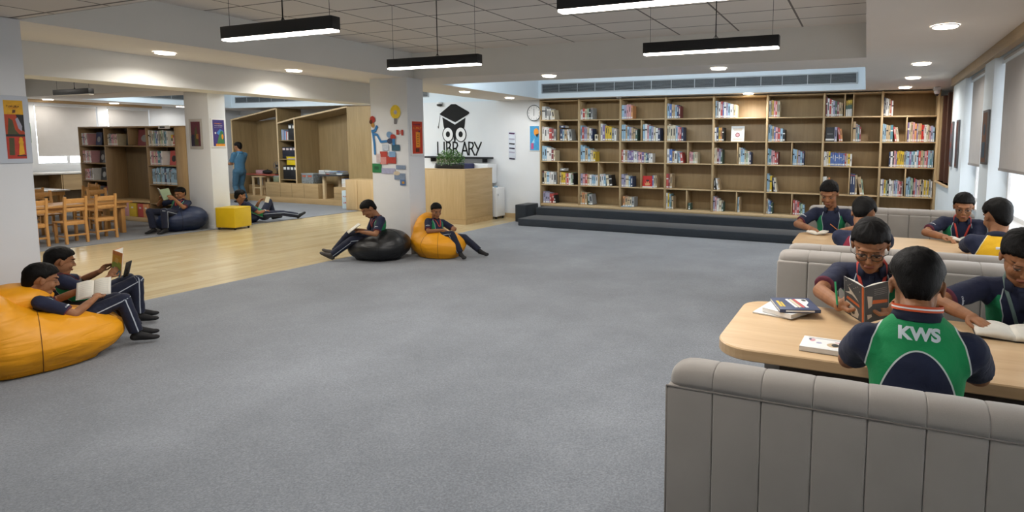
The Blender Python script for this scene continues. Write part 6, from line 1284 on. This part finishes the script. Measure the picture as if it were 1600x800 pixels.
NB = person('person on the navy bean bag with a book held before the face', (-11.33, 6.60, .32), (-11.38, 6.78, .56), (-11.40, 6.77, .665), (.25, -.93, -.25), (.45, -.85, .2), (-11.20, 6.55, .60), (-11.45, 6.50, .60), (-11.12, 6.33, .09), (-11.34, 6.27, .09), (.2, -.95, -.1), (.1, -.95, -.1), s=.86, hs=.95, eL=(.6, 0, -.8), eR=(-.8, 0, -.6), lanyard=red_lan, kL=(.1, -.3, 1), kR=(-.1, -.4, 1), handL=((-.2, -.6, .6), (-.4, .2, -.2)), handR=((.3, -.6, .6), (.4, .2, -.2)), curl=.8, bend=-.05)
LY = person('person lying back on a cushion behind the yellow cube, one leg stretched out', (-11.08, 8.12, .15), (-11.22, 7.78, .40), (-11.20, 7.74, .56), (.25, .92, -.25), (.1, .9, .35), (-11.10, 8.04, .42), (-11.02, 8.10, .24), (-11.25, 8.46, .08), (-10.95, 8.86, .07), (.25, .9, .1), (.2, .8, .55), s=.92, hs=.98, eL=(-.7, -.2, -.6), eR=(.8, -.2, -.7), lanyard=red_lan, kL=(0, -.1, 1), kR=(0, 0, .3), handL=((.1, .6, .7), (.4, .4, -.1)), handR=((.2, .9, 0), (0, 0, -1)), curl=.8, bend=-.05, hairlen=1)
ST = person('person standing in a teal-blue uniform by the left-hand nook', (-15.24, 10.55, .84), (-15.23, 10.57, 1.34), (-15.27, 10.56, 1.475), (-.98, -.1, -.15), (-1, -.05, 0), (-15.57, 10.42, 1.03), (-15.60, 10.68, 1.03), (-15.18, 10.46, .09), (-15.22, 10.66, .09), (-1, 0, 0), (-1, 0, 0), s=1.04, hs=1.02, eL=(.6, -.2, -.8), eR=(.6, .2, -.8), shirt=shirt_teal, trousers=trous_teal, style='plain', kL=(-1, 0, 0), kR=(-1, 0, 0), handL=((-1, 0, 0), (0, 0, -1)), handR=((-1, 0, 0), (0, 0, -1)), bend=0)
BB = person('person on the black bean bag reading with legs stretched out', (-6.14, 6.12, .33), (-6.13, 6.13, .60), (-6.20, 6.05, .705), (-.42, -.66, -.60), (-.45, -.9, .1), (-6.16, 5.88, .42), (-6.36, 6.0, .42), (-6.60, 5.78, .09), (-6.72, 5.92, .10), (-.8, -.35, .45), (-.8, -.35, .45), s=.90, hs=1.0, eL=(.4, -.6, -.7), eR=(-.2, .8, -.6), lanyard=red_lan, shoes=shoe_m, kL=(-.2, -.4, .8), kR=(-.2, 0, 1), handL=((-.8, .2, .1), (0, 0, -1)), handR=((-.6, -.6, .1), (0, 0, -1)), curl=.6, bend=-.05)
OB = person('person slouched on the tall-backed orange bean bag beside the collage pillar', (-5.52, 6.66, .28), (-5.66, 6.74, .52), (-5.60, 6.70, .645), (.80, -.45, -.30), (.85, -.2, .3), (-5.34, 6.74, .42), (-5.40, 6.56, .40), (-4.98, 6.86, .09), (-5.10, 6.58, .09), (.9, -.1, -.1), (.8, -.5, -.1), s=.80, hs=.90, eL=(.2, .8, -.6), eR=(-.2, -.8, -.6), lanyard=red_lan, kL=(.3, .1, 1), kR=(.3, -.1, 1), handL=((.5, -.7, 0), (0, 0, -1)), handR=((.6, .7, 0), (0, 0, -1)), curl=.7, bend=-.05)
for P in (L1, BB, OB): pass
sleeve_mark(BB, 'L'); sleeve_mark(OB, 'R')
# ---- things held or open
def art_comic(q, sg, e, nn, h, w):
    ex = e/e.length; nd = nn.normalized(); base = nd*.0028
    def pol(pts, m, k=0): q.faces([ex*(u*w)+V((0, (v-.5)*h, 0))+base+nd*(.0004*k) for u, v in pts], [tuple(range(len(pts)))], m)
    dk = pc('comic grey', '#3b4046'); orr = pc('comic orange', '#b5592a'); wh = pc('comic white', '#b9b3aa')
    pol([(.0, 0), (1, 0), (1, 1), (0, 1)], dk)
    if sg > 0:
        pol([(0, 0), (.1, 0), (.1, 1), (0, 1)], orr, 1); pol([(.2, .38), (.9, .44), (.85, .52), (.25, .45)], orr, 1)
        pol([(.3, .05), (.62, .03), (.7, .12), (.95, .3), (.9, .38), (.6, .34), (.35, .3), (.25, .18)], wh, 2); q.ell(ex*w*.48+V((0, -.32*h, 0))+base, (.014, .016, .002), dk)
        pol([(.25, .52), (.6, .62), (.95, .6), (.7, .68), (.78, .8), (.6, .72), (.4, .62)], wh, 2)
        for k in range(8): q.ell(ex*w*(.2+.1*k)+V((0, (.32+.05*((k*5) % 3))*h, 0))+base, (.002, .002, .001), wh)
    else:
        pol([(.3, .5), (.95, .44), (.95, .52), (.35, .6)], orr, 1); pol([(.15, .4), (.3, .45), (.32, .7), (.1, .75)], wh, 2); pol([(.12, .1), (.3, .15), (.28, .22), (.1, .24)], wh, 2)
        for k in range(4): pol([(.4, .72+.05*k), (.92, .7+.05*k), (.92, .715+.05*k), (.4, .735+.05*k)], pc('comic line', '#6d6f73'), 1)
def orient(right, up):
    """book local X -> right, local Y -> up, local Z = page normal"""
    x = V(right).normalized(); y = V(up); y = (y-x*y.dot(x)).normalized(); z = x.cross(y); return Matrix((x, y, z)).transposed().to_euler()
ob = open_book('dark grey and orange comic book held upright at the near table', (.022, 2.90, .865), orient((-1, .1, 0), (0, -.38, .93)), w=.12, h=.205, ang=38, ch='e', art=art_comic, thick=.006)
ob = open_book('thick white open book under the hand of the person at the window side', (.64, 3.07, .7535), (0, 0, R(-3)), w=.15, h=.19, ang=3, ch='k', curve=.016, thick=.022)
ob = open_book('small white open exercise book before the person in glasses at the far table', (.82, 6.0, .757), (0, 0, R(10)), w=.10, h=.16, ang=14, ch='w')
ob = open_book('white open exercise book at the corner of the far table', (-.40, 5.93, .757), (0, 0, R(-8)), w=.09, h=.15, ang=12, ch='w')
ob = open_book('white open book before the person with dark red side panels', (.10, 5.5, .757), (R(12), 0, R(5)), w=.10, h=.17, ang=12, ch='w')
t = thing('pen', 'green pen in the hand of the person in glasses', 'pen', (-.10, 2.97, .86)); t.rotation_euler = (R(-20), R(-8), 0); q = B(); q.cyl((0, 0, -.02), .005, .11, pc('pen green', '#1f8a55'), 10); q.obj('barrel', t); q = B(); q.tube([(0, 0, -.02), (0, 0, -.035)], [.005, .0008], pc('jet', '#1c1a1c'), 10); q.obj('tip', t)
t = thing('pencil', 'orange pencil standing up before the person at the corner of the far table', 'pencil', (-.215, 5.99, .79)); t.rotation_euler = (R(15), R(-50), 0); q = B(); q.cyl((0, 0, -.03), .0035, .13, pc('tangerine', '#c87a35'), 6); q.obj('barrel', t); q = B(); q.tube([(0, 0, -.03), (0, 0, -.042)], [.0035, .0005], page_m, 6); q.obj('tip', t)
def art_yellow(q, sg, e, nn, h, w):
    ex = e/e.length; nd = nn.normalized(); base = nd*.0028
    def pol(pts, m, k=0): q.faces([ex*(u*w)+V((0, (v-.5)*h, 0))+base+nd*(.0004*k) for u, v in pts], [tuple(range(len(pts)))], m)
    pol([(0, .35), (1, .35), (1, 1), (0, 1)], pc('cover yellow', '#cf9a2e'), 0); pol([(0, .3), (1, .25), (1, .55), (.5, .62), (0, .5)], pc('cover green', '#8fa043'), 1); pol([(0, 0), (1, 0), (1, .3), (.6, .38), (0, .3)], pc('cover blue', '#5a9cc0'), 1); pol([(0, .85), (1, .85), (1, 1), (0, 1)], pc('tangerine', '#c87a35'), 1); pol([(.3, .55), (.65, .52), (.68, .72), (.35, .75)], pc('cover sun', '#d9b25a'), 2)
open_book('yellow, green and blue picture book held up on the dark bean bag', (-5.90, 2.93, .575), orient((-.80, .42, .1), (-.25, .25, .93)), w=.12, h=.21, ang=30, ch='o', art=art_yellow, thick=.006)
open_book('white open notebook on the lap of the person on the large orange bag', (-5.42, 2.56, .475), orient((.55, .75, .12), (-.62, .4, .60)), w=.10, h=.17, ang=4, ch='w', thick=.005)
open_book('pale illustrated book in the hands of the person on the navy bean bag', (-11.32, 6.42, .675), orient((-.92, -.25, 0), (.1, -.35, .93)), w=.13, h=.2, ang=35, ch='g', cover2='e', thick=.006)
open_book('book on the lap of the person on the black bean bag', (-6.30, 5.90, .445), orient((.75, -.6, .05), (.45, .5, .5)), w=.13, h=.19, ang=8, ch='c', thick=.008)
open_book('small pale book in the hand of the person lying behind the yellow cube', (-11.03, 8.13, .47), orient((-.9, .3, 0), (-.1, .3, .9)), w=.07, h=.12, ang=50, ch='c', thick=.004)
t = thing('smartphone', 'black phone beside the yellow picture book', 'phone', (-5.79, 2.98, .515)); t.rotation_euler = orient((.9, .1, .3), (-.2, .4, .85)); q = B(); q.box(-.035, .035, -.07, .07, -.004, .004, black_m, bev=.003); q.obj('body', t); q = B(); q.box(-.031, .031, -.064, .064, .004, .0046, M('phone glass', '#0c0d12', .1)); q.obj('screen', t)
t = thing('wristwatch', 'white wristband of the person lying behind the yellow cube', 'wristband', tuple(LY['wr']['R'])); q = B(); d = (LY['wr']['R']-LY['el']['R']).normalized(); q.tube([-d*.03, d*-.008], [.033, .031], white_m, 18, caps=False); q.obj('strap', t); q = B(); q.ell(V((0, -.0, .031))-d*.02, (.014, .012, .004), white_m); q.obj('dial', t)
